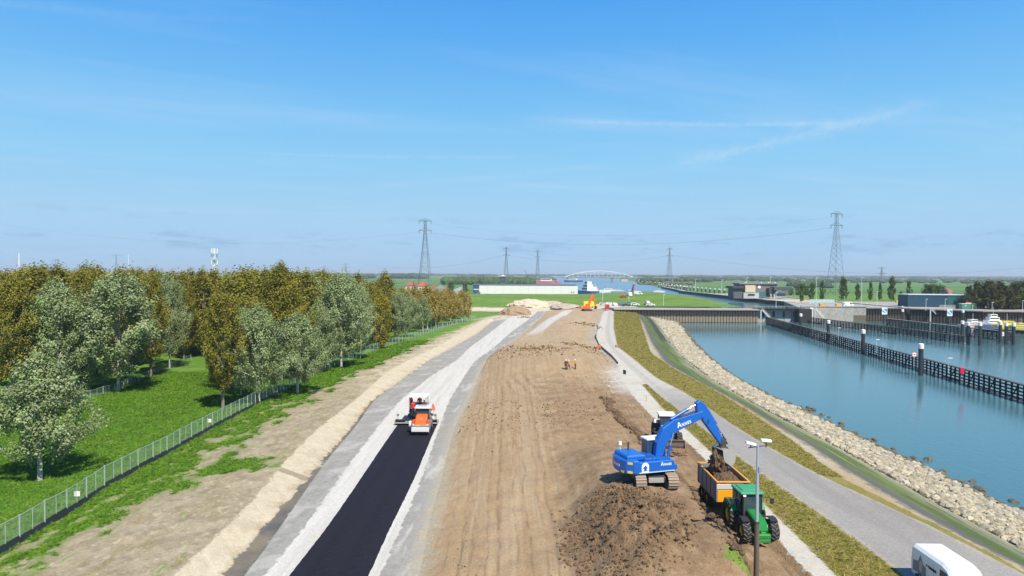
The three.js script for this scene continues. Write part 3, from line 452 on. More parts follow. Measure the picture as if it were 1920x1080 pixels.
// blue and white traffic boards on dark poles, small red and white board
const boardBlue = mat(.02, .22, .62, .5), boardWhite = mat(.8, .8, .78, .5);
for (const [px, top, base, l] of [[1658, 577, 606, 'blue and white traffic board left, at the start of the rear jetty'], [1780, 580, 612, 'blue and white traffic board right, near the green container']]) {
  const p = G(px, base, WATER), s = -p.z / FOCAL, t = thing('traffic_board', l, 'sign', p.x, WATER - 1, p.z, 0, 'blue and white traffic boards'), y = (base - top) * s + 1, w = 10 * s, hh = 12.5 * s;
  mesh('pole', cy(.5, .5, y - hh * .6, 0, (y - hh * .6) / 2, -.5, 'y', 12), pileDark, t); mesh('board', bx(w, hh, .15, 0, y - hh / 2, .1, .02), boardWhite, t);
  const q = ext([[-.42, .34], [-.42, -.1], [.1, -.34], [.42, -.34], [.42, .34]], .04, 0); q.scale(w, hh, 1); mesh('blue_field', q.translate(0, y - hh / 2 + .05, .2), boardBlue, t); const dg = ext([[-.44, .36], [-.28, .36], [.44, -.28], [.44, -.36], [.3, -.36], [-.44, .26]], .03, 0); dg.scale(w, hh, 1); mesh('white_stripe', dg.translate(0, y - hh / 2, .24), boardWhite, t);
}
for (const [px, top, base, l] of [[1710, 660, 688, 'small white and red notice board on the foreground jetty'], [1877, 622, 636, 'pink and white notice board hanging on the piles before the yellow boats']]) {
  const p = G(px, base, px === 1710 ? -1 : -3), s = -p.z / FOCAL, t = thing('notice_board', l, 'sign', p.x, p.y, p.z + .6), y = (base - top) * s, w = 8 * s;
  mesh('post', cy(.06, .06, y, 0, y / 2, 0, 'y', 6), mat(.3, .3, .3), t); mesh('board', bx(w, w * 1.05, .08, 0, y - w / 2, .12, .02), mat(.75, .12, .15, .5), t); mesh('panel', bx(w * .78, w * .8, .04, 0, y - w / 2, .17, 0), boardWhite, t); mesh('symbol', bx(w * .4, w * .18, .02, 0, y - w / 2, .2, 0), mat(.05, .05, .06), t);
}
{ const p = G(1803, 703, -.9), t = thing('life_buoy_box', 'small red life buoy box on the foreground jetty', 'life buoy', p.x, p.y - .1, p.z); mesh('box', bx(.9, 1.3, .5, 0, .95, 0, .1), mat(.5, .01, .06, .5), t); mesh('stand', bx(.12, .5, .12, 0, .2, 0, .02), mat(.2, .2, .2), t); }
// harbour lamps on the jetty
[[1573, 615, 637, 'small grey lamp standing on the foreground jetty, left'], [1645, 637, 663, 'small grey lamp standing on the foreground jetty, centre'], [1781, 672, 700, 'small grey lamp standing on the foreground jetty, right']].forEach(([px, top, base, l]) => { const p = G(px, base, -1), s = -p.z / FOCAL, y = (base - top) * s, t = thing('jetty_lamp', l, 'lamp', p.x, p.y, p.z - .5, 0, 'jetty lamps'); mesh('post', cy(.07, .05, y, 0, y / 2, 0, 'y', 6), mat(.4, .45, .47, .5), t); mesh('lamp_head', bx(.9, .16, .3, .3, y, 0, .04), mat(.6, .68, .7, .4), t); });

// ---------------------------------------------------------------- vegetation
const leafMat = new THREE.MeshPhysicalMaterial({ vertexColors: true, roughness: 1, transmission: .3, thickness: 0, specularIntensity: .15 });
const barkMat = mat(.20, .175, .135, .95), barkPale = mat(.42, .40, .34, .9);
const LEAF = { silver: [[.32, .39, .20], [.22, .315, .10], [.355, .42, .235]], olive: [[.252, .240, .034], [.182, .188, .026], [.305, .268, .045]], gold: [[.46, .36, .095], [.37, .29, .07], [.42, .36, .085]], yellow: [[.30, .27, .02], [.24, .22, .02], [.38, .32, .03]], green: [[.075, .13, .022], [.05, .10, .018], [.11, .165, .03]], poplar: [[.085, .15, .02], [.06, .115, .015], [.13, .19, .03]], dark: [[.075, .075, .02], [.05, .06, .018], [.10, .095, .025]] };
function crownGeometry(seed, h, base, rx, profile, clusters, per, leaf, spread, palette, upright = 0) {
  const r = rng(seed), P = [], N = [], Cc = [], I = [], pal = LEAF[palette], ga = () => (r() + r() + r() - 1.5) * 1.15;
  const ax = V(0, 0, 0), n = V(0, 0, 0), a = V(0, 0, 0), b = V(0, 0, 0), centers = [];
  const lob = [r() * 6, r() * 6, r() * 6];
  for (let k = 0; k < clusters; k++) {
    const t = Math.pow(r(), .85), th = r() * 6.283, out = Math.sqrt(.18 + .82 * r()), wob = 1 + .22 * Math.sin(th * 2 + lob[0]) + .16 * Math.sin(th * 3 + t * 9 + lob[1]) + .12 * Math.sin(t * 14 + lob[2]);
    const R = rx * profile(t) * wob * out, y = base + (h - base) * t * (.97 + .03 * r());
    const c = V(Math.cos(th) * R, y, Math.sin(th) * R); centers.push(c); const dir = V(c.x, upright * rx + (t - .4) * rx * .6, c.z).normalize(), tone = .75 + .5 * r(), pc = pal[(r() * 3) | 0];
    for (let q = 0; q < per; q++) {
      const s = ga() * spread * 1.5; const px = c.x + dir.x * s + ga() * spread * .75, py = c.y + dir.y * s + ga() * spread * .7, pz = c.z + dir.z * s + ga() * spread * .75;
      n.set(px - c.x + dir.x * .5 + ga() * .8, py - c.y + .45 + ga() * .8, pz - c.z + dir.z * .5 + ga() * .8).normalize(); ax.set(ga(), ga(), ga()); a.crossVectors(n, ax).normalize(); b.crossVectors(n, a);
      const sz = leaf * (.65 + .7 * r()), w = sz * .5, L = sz * .62, o = P.length / 3, cc = r() < .5 ? pc : pal[(r() * 3) | 0], m = .87 * tone * (.8 + .4 * r());
      P.push(px - b.x * L, py - b.y * L, pz - b.z * L, px + a.x * w, py + a.y * w, pz + a.z * w, px + b.x * L, py + b.y * L, pz + b.z * L, px - a.x * w, py - a.y * w, pz - a.z * w);
      for (let i = 0; i < 4; i++) { N.push(n.x, n.y, n.z); Cc.push(cc[0] * m, cc[1] * m, cc[2] * m); } I.push(o, o + 1, o + 2, o, o + 2, o + 3);
    }
  }
  const g = new THREE.BufferGeometry(); g.setAttribute('position', new THREE.Float32BufferAttribute(P, 3)); g.setAttribute('normal', new THREE.Float32BufferAttribute(N, 3)); g.setAttribute('color', new THREE.Float32BufferAttribute(Cc, 3)); g.setIndex(I); g.userData = { centers }; return g;
}
function treeProto(name, seed, h, base, rx, profile, clusters, per, leaf, spread, palette, upright, bark, rt, limbs = 9) {
  const o = new THREE.Group(); o.name = name; const crown = crownGeometry(seed, h, base, rx, profile, clusters, per, leaf, spread, palette, upright), r = rng(seed + 5), bars = [];
  const lean = (r() - .5) * .4; bars.push(rod(V(0, -.4, 0), V(lean * .4, h * .35, 0), rt, rt * .72, 8), rod(V(lean * .4, h * .34, 0), V(lean, h * .93, lean * .5), rt * .72, rt * .12, 7));
  for (let k = 0; k < limbs; k++) { const c = crown.userData.centers[(r() * clusters) | 0], y = Math.max(base * .7, c.y * .55); bars.push(rod(V(lean * y / h, y, 0), c, rt * .32 * (1 - y / h) + .03, .025, 5)); }
  crown.userData = {}; mesh('trunk', bars, bark, o); raw('crown', crown, leafMat, o); return o;
}
const pRound = (t) => Math.pow(Math.sin(Math.PI * Math.pow(clamp(t * .94 + .05), .72)), .75), pOval = (t) => Math.pow(Math.sin(Math.PI * clamp(t * .9 + .06)), .7), pCol = (t) => (.55 + .45 * Math.sin(Math.PI * clamp(t * .8 + .1))) * Math.pow(1 - t * .97, .38), pFan = (t) => (.5 + .9 * t) * Math.pow(1 - t * .93, .45) * 1.2;
const T = {
  silver: [treeProto('silver_poplar', 1, 12, 2.3, 4.3, pRound, 300, 90, .175, .56, 'silver', .9, barkPale, .26, 12), treeProto('silver_poplar', 2, 14, 2.6, 4.4, pOval, 290, 88, .185, .6, 'silver', 1, barkPale, .2, 10), treeProto('silver_poplar', 3, 13, 2.2, 4.8, pRound, 290, 88, .185, .6, 'silver', .8, barkPale, .2, 10)],
  olive: [treeProto('bronze_poplar', 4, 18, 3.4, 4.0, pOval, 290, 90, .2, .62, 'olive', 1.4, barkMat, .3, 12), treeProto('bronze_poplar', 5, 18, 3.4, 4.3, pRound, 290, 90, .2, .64, 'olive', 1.3, barkMat, .3, 12)],
  oliveFar: [treeProto('bronze_poplar', 6, 18, 3, 4.8, pRound, 150, 50, .31, .85, 'olive', 1.3, barkMat, .3, 6), treeProto('bronze_poplar', 7, 18, 3, 4.5, pOval, 150, 50, .31, .85, 'olive', 1.4, barkMat, .3, 6)],
  silverFar: [treeProto('silver_poplar', 8, 14, 2, 4.6, pRound, 150, 50, .3, .8, 'silver', .9, barkPale, .28, 6)],
  gold: [treeProto('golden_birch', 9, 13, 2.6, 2.7, pOval, 90, 42, .26, .6, 'gold', 1.6, barkPale, .14, 9), treeProto('golden_birch', 10, 13, 3, 3.0, pRound, 90, 42, .28, .62, 'gold', 1.5, barkPale, .14, 9)],
  yellow: [treeProto('yellow_willow', 12, 13, .8, 2.5, pOval, 110, 50, .24, .55, 'yellow', 2.2, barkMat, .2, 12)],
  poplar: [treeProto('columnar_poplar', 13, 15, .8, 2.5, pCol, 110, 44, .36, .5, 'poplar', 2.5, barkMat, .22, 4), treeProto('columnar_poplar', 14, 15, .8, 2.9, pCol, 110, 44, .36, .55, 'poplar', 2.5, barkMat, .22, 4)],
  round: [treeProto('round_tree', 15, 9, .5, 5.2, pRound, 100, 40, .42, .8, 'dark', .6, barkMat, .25, 6), treeProto('round_tree', 16, 9, .6, 4.6, pFan, 90, 40, .42, .8, 'green', .6, barkMat, .25, 6)],
};
const GY = (x, z) => x < -140 || z > -36 || z < -344 ? -.35 : H(x, z);
const rt = rng(909); let nTree = 0;
function plant(kind, v, label, x, z, height, turn, group, wide = 1, y) { const p = T[kind][v % T[kind].length], h0 = { silver: [12, 14, 13], olive: [18, 18], oliveFar: [18, 18], silverFar: [14], gold: [13, 13], yellow: [13], poplar: [15, 15], round: [9, 9] }[kind][v % T[kind].length]; p.userData = { category: 'tree' }; const o = copyOf(p, label, x, (y ?? GY(x, z)) - .05, z, turn ?? rt() * 6.28, height / h0, group); o.scale.x *= wide; o.scale.z *= wide; nTree++; return o; }
const GR = 'trees of the plantation left of the road';
// trees one can tell apart along the meadow and the fence: [px, py of the foot, kind, variant, height, width factor, label]
const front = [[75, 893, 'silver', 0, 11.3, 1.0, 'lone silver-leaved poplar standing by itself in the left foreground meadow'],
  [222, 733, 'silver', 1, 18.3, 1.15, 'broad silver poplar at the front of the left plantation, beside the meadow'], [108, 742, 'silver', 2, 17.2, .85, 'silver poplar at the left plantation edge, second from the picture edge'], [22, 748, 'olive', 1, 17.8, .95, 'golden brown poplar at the left plantation edge, cut by the picture edge'], [160, 722, 'olive', 0, 19, .75, 'narrow brown poplar between two silver poplars at the left plantation edge'], [283, 706, 'olive', 0, 18.2, .8, 'brown poplar just right of the broad silver poplar'], [318, 690, 'silver', 1, 17.6, .62, 'slim silver poplar at the left side of the meadow alley'], [-40, 735, 'silverFar', 0, 16, 1, 'silver poplar mostly beyond the left picture edge'], [345, 672, 'olive', 1, 18.4, .7, 'brown poplar at the far left corner of the meadow alley'],
  [418, 766, 'olive', 0, 15.8, .92, 'olive brown poplar with bare trunk at the front corner, right of the meadow alley'], [486, 757, 'silver', 2, 13.6, .85, 'silver poplar by the fence, right of the front corner brown poplar'], [558, 741, 'silver', 0, 12.2, .88, 'pale silver poplar leaning over the wire fence, third from the front corner'], [452, 740, 'silver', 1, 13.5, .6, 'slim silver poplar behind the front corner brown poplar'], [528, 712, 'olive', 1, 20.5, .9, 'tall bronze poplar rising behind the front silver poplars'],
  [640, 691, 'silver', 1, 17.6, 1.0, 'large silver poplar at the middle of the fence'], [598, 700, 'silver', 2, 13, .7, 'low silver poplar left of the large one at the middle of the fence'], [676, 674, 'silver', 2, 16, .55, 'silver poplar just left of the yellow willow'], [714, 655, 'yellow', 0, 13.2, 1.05, 'bright yellow columnar willow between silver poplars at the fence'], [748, 642, 'silver', 1, 13.4, .75, 'silver poplar just right of the yellow willow'], [768, 632, 'silver', 2, 12.2, .8, 'silver poplar second right of the yellow willow'], [793, 622, 'silver', 0, 11, .8, 'silver poplar third right of the yellow willow, last of the silver row']];
const taken = [];
for (const [px, py, k, v, h, w, label] of front) { const p = G(px, py, -.2); plant(k, v, label, p.x, p.z, h, v * 1.7 + px, GR, w); taken.push([p.x, p.z, 4]); }
for (let i = 0; i < 9; i++) { const p = G(806 + i * 8.6, 615 - i * 1.45, -.2); plant('gold', i, ['first', 'second', 'third', 'fourth', 'fifth', 'sixth', 'seventh', 'eighth', 'last'][i] + ' slender golden birch from the left in the row at the far fence end', p.x - .5 + rt(), p.z, 11.8 + rt() * 1.6 - i * .12, undefined, GR, .95); taken.push([p.x, p.z, 3]); }
for (let gx = -190; gx < -10; gx += 7.6) for (let gz = -96; gz > -292; gz -= 7.6) {
  const x = gx + (rt() - .5) * 5, z = gz + (rt() - .5) * 5, f = cF(z);
  const left = x < -64 + (z + 110) * .27 - 5.5 && z < -118 - Math.max(0, (-x - 64) * .06), right = x < f - 4.5 && x > -43 + (z + 96) * .30 && z < -108 || z < -152 && x < f - 4.5;
  if (!left && !right) continue; if (left && !right && z < -178 && x < -100) continue; if (x < z * .78 - 8) continue; if (z < -215 && x < f - 75) continue;
  if (taken.some(([a, b, d]) => Math.hypot(a - x, b - z) < d)) continue;
  if (z < -205) plant('gold', (gx + gz) & 1, 'golden birch crown inside the far part of the plantation', x, z, (z < -240 ? 11.3 : 13.0) + rt() * 2.0, undefined, GR + ', far part', 1.25);
  else if (z < -165 && rt() < .6) plant(rt() < .3 ? 'silverFar' : 'oliveFar', (rt() * 2) | 0, 'tree crown in the middle of the plantation behind the fence', x, z, 15.5 + rt() * 2, undefined, GR + ', middle');
  else if (rt() < .12 && z < -140) plant('silverFar', 0, 'silver poplar top among the brown crowns of the plantation', x, z, 17.5 + rt() * 1.5, undefined, GR + ', silver tops');
  else plant('oliveFar', (rt() * 2) | 0, 'olive brown poplar inside the plantation, crown touching its neighbours', x, z, (z < -150 ? 18.2 : 18.7) + rt() * 1.3 , undefined, GR + ', brown crowns', .95);
}
// poplars and round trees behind the locks
[[1503, 566, 532, 0], [1522, 565, 529, 1], [1541, 564, 527, 0], [1581, 563, 518, 1], [1608, 563, 531, 1], [1632, 563, 529, 0], [1650, 562, 531, 0], [1672, 564, 518, 1], [1704, 565, 527, 0]].forEach(([px, b, t, v], i) => { const p = G(px, b, 2.3); plant('poplar', v, ['first', 'second', 'third', 'fourth and tallest', 'fifth', 'sixth', 'seventh', 'eighth, tall', 'ninth and last'][i] + ' columnar green poplar from the left behind the lock quay', p.x, p.z, (b - t) / FOCAL * -p.z, i, 'poplars behind the lock', v ? 1.0 : .85, 2.3); });
[[1742, 566, 535, 1, 'green'], [1757, 566, 536, 1, 'green'], [1832, 578, 533, 0, ''], [1852, 580, 531, 0, ''], [1876, 580, 532, 0, ''], [1900, 580, 535, 0, ''], [1918, 580, 531, 1, ''], [1940, 580, 530, 0, '']].forEach(([px, b, t, v], i) => { const p = G(px, b, 2.3); plant('round', v, ['left one of two loose green trees behind the blue shed', 'right one of two loose green trees behind the blue shed', 'dark round tree just right of the blue shed', 'second dark round tree right of the blue shed', 'third dark round tree right of the blue shed', 'fourth dark round tree right of the blue shed', 'lighter tree at the right picture edge behind the boats', 'dark tree cut by the right picture edge'][i], p.x, p.z, (b - t) / FOCAL * -p.z, i * 2, 'trees beside the blue shed', 1.05, 2.3); });
[[1470, 541], [1483, 540], [1497, 537], [1512, 536], [1690, 545]].forEach(([px, t], i) => { const d = 640, p = at(px, d, -.3); plant('round', 1, ['first', 'second', 'third', 'fourth', 'fifth'][i] + ' leafy field tree from the left behind the control building', p.x, p.z, CAM_Y - (t - 515) / FOCAL * d, i, 'field trees', .8, -.3); });
[[845, 552, 531], [872, 549, 533]].forEach(([px, b, t], i) => { const p = G(px, b, -.3); plant('round', 1, ['round green bush by the road left of the warehouse', 'smaller green bush close to the warehouse corner'][i], p.x, p.z, (b - t) / FOCAL * -p.z, i, 'bushes by the warehouse', .8, -.3); });
// far woods and hedges that read as one mass
{
  const r = rng(77), g0 = new THREE.IcosahedronGeometry(1, 2), q = g0.attributes.position; for (let i = 0; i < q.count; i++) { const x = q.getX(i), y = q.getY(i), z = q.getZ(i), k = 1 + .28 * nz(NB, x * 2 + 4, y * 2 + z * 3, 5) + .2 * nz(NC, x * 3, z * 3 + y * 2, 6); q.setXYZ(i, x * k, y * k, z * k); } g0.computeVertexNormals();
  function wood(name, label, spots, c, kindName) { const m = new THREE.InstancedMesh(g0, new THREE.MeshStandardMaterial({ roughness: 1 }), spots.length); m.name = numbered(name); const o = new THREE.Object3D(), col = new THREE.Color(); spots.forEach(([x, y, z, sx, sy], i) => { o.position.set(x, y, z); o.rotation.set(0, r() * 6, 0); o.scale.set(sx, sy, sx * (.8 + .4 * r())); o.updateMatrix(); m.setMatrixAt(i, o.matrix); const k = .75 + .5 * r(); m.setColorAt(i, col.setRGB(c[0] * k, c[1] * k, c[2] * k * (.9 + .3 * r()))); }); m.castShadow = m.receiveShadow = true; scene.add(m); return tag(m, label, kindName ?? 'woodland', null, 'stuff'); }
  const area = (px0, px1, d0, d1, n, h0, h1, w) => Array.from({ length: n }, () => { const d = mix(d0, d1, r()), px = mix(px0, px1, r()), p = at(px, d), h = mix(h0, h1, r()); return [p.x, h * .38, p.z, w * (.7 + .6 * r()), h * .55]; });
  wood('distant_wood', 'dark green wood left of the lock tower beyond the warehouse', area(830, 1000, 1150, 1500, 520, 9, 13, 5), [.050, .090, .026]);
  wood('distant_wood', 'green scrub behind the timber landing left of the bridge', area(960, 1040, 1500, 1900, 160, 5, 10, 6), [.055, .10, .03]);
  wood('distant_wood', 'tree clumps on the horizon above the silver poplars', [...area(480, 700, 2200, 4200, 200, 9, 17, 12), ...area(545, 600, 2300, 2600, 40, 15, 22, 12), ...area(735, 800, 2300, 2600, 46, 13, 20, 12)], [.040, .070, .028]);
  wood('distant_wood', 'long thin line of trees along the left horizon', area(-250, 860, 5000, 9000, 620, 10, 20, 30), [.045, .075, .035]);
  wood('distant_wood', 'hedges and trees right of the bridge', [...area(1200, 1330, 1700, 2300, 150, 6, 14, 8), ...area(1205, 1240, 1500, 1650, 26, 8, 12, 8), ...area(1330, 1480, 2000, 3000, 120, 5, 12, 9)], [.042, .075, .028]);
  wood('distant_wood', 'scattered hedges across the right hand fields', [...area(1480, 2150, 1700, 3600, 300, 4, 9, 10), ...area(1480, 1560, 1000, 1300, 30, 5, 10, 6)], [.042, .075, .03]);
  wood('distant_wood', 'long thin line of trees along the right horizon', area(860, 2300, 4200, 9500, 900, 9, 18, 30), [.045, .072, .035]);
  wood('shore_scrub', 'low scrub along the right canal bank', area(1195, 1300, 1250, 1650, 90, 1.5, 4, 5), [.09, .11, .035], 'scrub');
}

// ---------------------------------------------------------------- machines
const font = await new FontLoader().loadAsync('fonts/droid/droid_sans_bold.typeface.json');
function letters(text, size, depth = .015) { const g = new TextGeometry(text, { font, size, depth, curveSegments: 3, bevelEnabled: false }); g.computeBoundingBox(); return g; }
const rubber = mat(.016, .016, .017, .85), blackPaint = mat(.022, .022, .024, .55), darkSteel = mat(.05, .048, .045, .6), steelGrey = mat(.32, .32, .31, .5), chrome = mat(.75, .75, .75, .15, { metal: 1 }), whitePaint = mat(.78, .78, .77, .4, { coat: .6 }), blue = mat(.003, .105, .46, .45, { coat: .3 }), green = mat(.010, .21, .035, .4, { coat: .5 }), greenRoof = mat(.04, .27, .14, .6), yellow = mat(.75, .34, .005, .5), orangePaint = mat(.72, .12, .01, .45, { coat: .4 }), redPaint = mat(.45, .012, .02, .45, { coat: .4 }), signYellow = mat(.75, .55, .03, .5), rimYellow = mat(.55, .42, .03, .5);
const glassDark = new THREE.MeshPhysicalMaterial({ color: new THREE.Color().setRGB(.03, .06, .075), roughness: .06, specularIntensity: 1 }), glassClear = new THREE.MeshPhysicalMaterial({ color: new THREE.Color().setRGB(.8, .92, .92), transmission: 1, thickness: 0, roughness: .03 });
const soilTex = colorTexture(256, (u, v) => { const q = nz(NC, u * 4, v * 4, 4), e = nz(NE, u * 4, v * 4, 4); return [.105, .066, .037].map((k) => k * (1 + .5 * q + .4 * e)); }, true);
const soilMat = new THREE.MeshStandardMaterial({ map: soilTex, roughness: 1 });
function lump(rx, ry, rz, seed, rough = .3, detail = 4, flat = false) { const g = new THREE.IcosahedronGeometry(1, detail), q = g.attributes.position, u = g.attributes.uv; for (let i = 0; i < q.count; i++) { const x = q.getX(i), y = q.getY(i), z = q.getZ(i), k = 1 + rough * (nz(NB, x * 2 + seed, y * 2 + z * 1.5, 5) * .8 + nz(NC, x * 3 + seed, z * 3 + y * 2, 6) * .5); q.setXYZ(i, x * k * rx, (flat ? Math.max(y, -.05) : y) * k * ry, z * k * rz); u.setXY(i, x * rx * .5, (z + y) * rz * .5); } g.computeVertexNormals(); return g; }
function ribbon(pts, half) { const L = [], R = []; pts.forEach((p, i) => { const a = pts[Math.max(0, i - 1)], b = pts[Math.min(pts.length - 1, i + 1)], dx = b[0] - a[0], dy = b[1] - a[1], l = Math.hypot(dx, dy); L.push([p[0] - dy / l * half[i], p[1] + dx / l * half[i]]); R.unshift([p[0] + dy / l * half[i], p[1] - dx / l * half[i]]); }); return [...L, ...R]; }
const plan = (pts, y0, y1, bevel = .04) => { const g = ext(pts, y1 - y0, bevel, false); g.rotateX(-Math.PI / 2); g.scale(1, 1, 1); return g.translate(0, y0, 0); }; // (x, -z) outline raised
const sideText = (text, size, x, y, z, slope = 0) => { const g = letters(text, size); g.rotateZ(slope); g.rotateY(-Math.PI / 2); return g.translate(x, y, z); };
function crawler(parent, x, len, w, h, shoeMat) { // one crawler track: belt with ridged shoes, rollers
  const r = h / 2, a = len / 2 - r, n = Math.round((2 * (len - h) + Math.PI * h) / .2), per = 2 * (2 * a) + 2 * Math.PI * r, shoes = [];
  const fr = mesh('track_frame', [bx(w * .55, h * .5, len - h * .9, x, h * .5, 0, .04), cy(r * .8, r * .8, w * .6, x, r, a, 'x', 16), cy(r * .8, r * .8, w * .6, x, r, -a, 'x', 16)], darkSteel, parent);
  const belt = []; for (let i = 0; i < n; i++) { const s = i / n * per; let y, z, t; if (s < 2 * a) { z = -a + s; y = h; t = 0; } else if (s < 2 * a + Math.PI * r) { const q = (s - 2 * a) / r; z = a + Math.sin(q) * r; y = r + Math.cos(q) * r; t = q; } else if (s < 4 * a + Math.PI * r) { z = a - (s - 2 * a - Math.PI * r); y = 0; t = Math.PI; } else { const q = (s - 4 * a - Math.PI * r) / r; z = -a - Math.sin(q) * r; y = r - Math.cos(q) * r; t = Math.PI + q; } belt.push([y, z, t]); }
  const shoe = M([bx(w, .045, .185, 0, 0, 0, .01), bx(w, .05, .03, 0, .04, .06, .008)]);
  for (const [y, z, t] of belt) { const m = raw('track_shoe', shoe, shoeMat, fr); m.position.set(x, y, z); m.rotation.x = t; }
  return fr;
}
const shoeMud = mat(.30, .235, .185, .9);
function blueExcavator() {
  const X = 10.75, Z = -52.4, Y = H(X, Z, false) + .02, t = thing('excavator', 'large blue crawler excavator with white lettering standing on the earth bank', 'excavator', X, Y, Z, .06);
  crawler(t, -1.22, 4.3, .8, .98, shoeMud); crawler(t, 1.22, 4.3, .8, .98, shoeMud);
  mesh('undercarriage', [bx(1.9, .45, 1.9, 0, .65, 0, .06), cy(.75, .75, .35, 0, 1.0, 0), bx(1.3, .42, .5, .1, .62, 1.35, .03)], darkSteel, t); mesh('step_box', bx(1.15, .36, .1, 0, .62, 1.68, .02), steelGrey, t);
  const slew = 1.885 - .06, up = (name, g, m, label) => { const o = mesh(name, g, m, t, label); o.rotation.y = slew; return o; };
  const outline = (pts, y0, y1, b) => plan(pts.map(([x, z]) => [x, -z]), y0, y1, b);
  // forward +z, left +x
  up('house', [outline([[-1.4, -1.9], [1.4, -1.9], [1.4, 1.15], [.35, 1.15], [.35, .6], [-.35, .6], [-.35, 1.15], [-1.4, 1.15]], 1.2, 1.98, .05), outline([[-1.4, 1.10], [-.36, 1.10], [-.36, 1.35], [-1.36, 1.45]], 1.2, 1.62, .04), bx(.7, .6, 1.2, 0, 1.5, .75, .05)], blue);
  up('counterweight', outline([[-1.42, -1.85], [-1.42, -2.15], [-1.05, -2.6], [-.4, -2.8], [.4, -2.8], [1.05, -2.6], [1.42, -2.15], [1.42, -1.85]], 1.12, 2.16, .09), blue);
  up('skirt_trim', bx(.04, .07, 3.2, -1.465, 1.2, -.35, .01), mat(.45, .6, .75, .4), undefined);
  const hood = up('engine_hood', [outline([[-.95, -2.45], [.95, -2.45], [.95, -1.1], [-.95, -1.1]], 2.0, 2.45, .1), bx(1.9, .16, 1.5, 0, 2.03, -.55, .05)], blue); mesh('hood_grille', [bx(.02, .26, 1.1, -.97, 2.27, -2, 0), bx(1.2, .03, .5, -.1, 2.13, -.6, 0)], mat(.012, .05, .2, .6), hood); mesh('exhaust_pipe', cy(.07, .07, .6, .6, 2.75, -1.6), darkSteel, hood);
  up('beacon', [cy(.03, .03, .55, 1.0, 2.5, -2.1), cy(.14, .12, .26, 1.0, 2.9, -2.1)], whitePaint);
  const cab = up('cab', [bx(1.02, .75, 1.65, .88, 1.68, .75, .06), bx(.08, 1.25, .08, .42, 2.5, 1.5, .02), bx(.08, 1.25, .08, 1.34, 2.5, 1.5, .02), bx(.08, 1.25, .08, .42, 2.5, 0, .02), bx(.08, 1.25, .08, 1.34, 2.5, 0, .02), bx(.07, 1.2, .07, .42, 2.5, .75, .02)], blue);
  mesh('cab_roof', bx(1.12, .16, 1.75, .88, 3.16, .75, .07), whitePaint, cab); mesh('cab_pillar', bx(.11, 1.3, .11, .40, 2.5, .72, .02), whitePaint, cab);
  for (const [w, h, d, x, y, z] of [[.03, 1.05, .62, .43, 2.53, .38], [.03, 1.05, .62, .43, 2.53, 1.12], [.84, 1.05, .03, .88, 2.53, 1.52], [.84, 1.05, .03, .88, 2.53, -.02], [.03, 1.05, 1.4, 1.34, 2.53, .75]]) mesh('window_pane', bx(w, h, d, x, y, z, 0), glassDark, cab);
  for (const z of [-1.3, -.2, .9]) up('handrail', tube([V(-1.3, 1.98, z), V(-1.3, 2.35, z + .05), V(-1.3, 2.35, z + .7), V(-1.3, 1.98, z + .75)], .02, 14, 5), mat(.01, .07, .3, .5));
  const boom = up('boom', side(ext(ribbon([[.55, 1.75], [.8, 2.9], [1.3, 3.75], [2.1, 4.28], [4.55, 5.0]], [.26, .36, .48, .44, .24]), .52, .03)), blue);
  mesh('lettering', [sideText('A', .42, -.275, 3.98 + .08, 2.2, .285), sideText('NNES', .24, -.275, 4.09 + .08, 2.58, .285)], whitePaint, boom);
  mesh('hydraulic_hose', [tube([V(-.12, 4.15, 1.2), V(-.14, 4.75, 2.1), V(-.14, 5.25, 3.6), V(-.12, 5.45, 4.4)], .03, 20), tube([V(-.2, 4.05, 1.2), V(-.22, 4.68, 2.1), V(-.22, 5.15, 3.6), V(-.2, 5.2, 4.6)], .025, 20), tube([V(-.28, 4.8, 4.4), V(-.34, 4.3, 4.5), V(-.34, 4.2, 4.85), V(-.28, 4.6, 5)], .025, 14)], blackPaint, boom);
  up('arm', [side(ext(ribbon([[4.12, 5.98], [4.42, 5.45], [4.85, 4.8], [6.35, 2.6]], [.16, .42, .4, .17]), .4, .03))], blue);
  const cyl = (name, a, b, r, f, x) => { const A = V(x, a[1], a[0]), B = V(x, b[1], b[0]), Mid = A.clone().lerp(B, f); const o = up(name, [rod(A, Mid, r, r, 12), rod(Mid.clone().lerp(A, .06), Mid, r * 1.2, r * 1.2, 12)], blue); mesh('piston_rod', rod(Mid, B, r * .5, r * .5, 10), chrome, o); };
  cyl('boom_cylinder', [1.15, 1.45], [1.75, 3.75], .1, .6, -.38); cyl('boom_cylinder', [1.15, 1.45], [1.75, 3.75], .1, .6, .38); cyl('arm_cylinder', [1.75, 4.72], [4.15, 5.85], .13, .62, 0); cyl('bucket_cylinder', [5.05, 5.3], [6.35, 3.35], .11, .6, 0);
  up('tiltrotator', [cy(.3, .3, .4, 0, 2.35, 6.5), bx(.5, .4, .5, 0, 2.75, 6.45, .05), bx(.6, .3, .7, 0, 2.12, 6.5, .06), rod(V(-.2, 3.3, 6.3), V(-.2, 2.5, 6.8), .06), rod(V(.2, 3.3, 6.3), V(.2, 2.5, 6.8), .06)], darkSteel);
  const arc = []; for (let i = 0; i <= 10; i++) { const q = -1.05 + i / 10 * 2.6; arc.push([6.35 + Math.cos(q) * .82, 1.45 + Math.sin(q) * .72]); } arc.push([6.0, 2.15]); const shell = ribbon(arc, arc.map(() => .035));
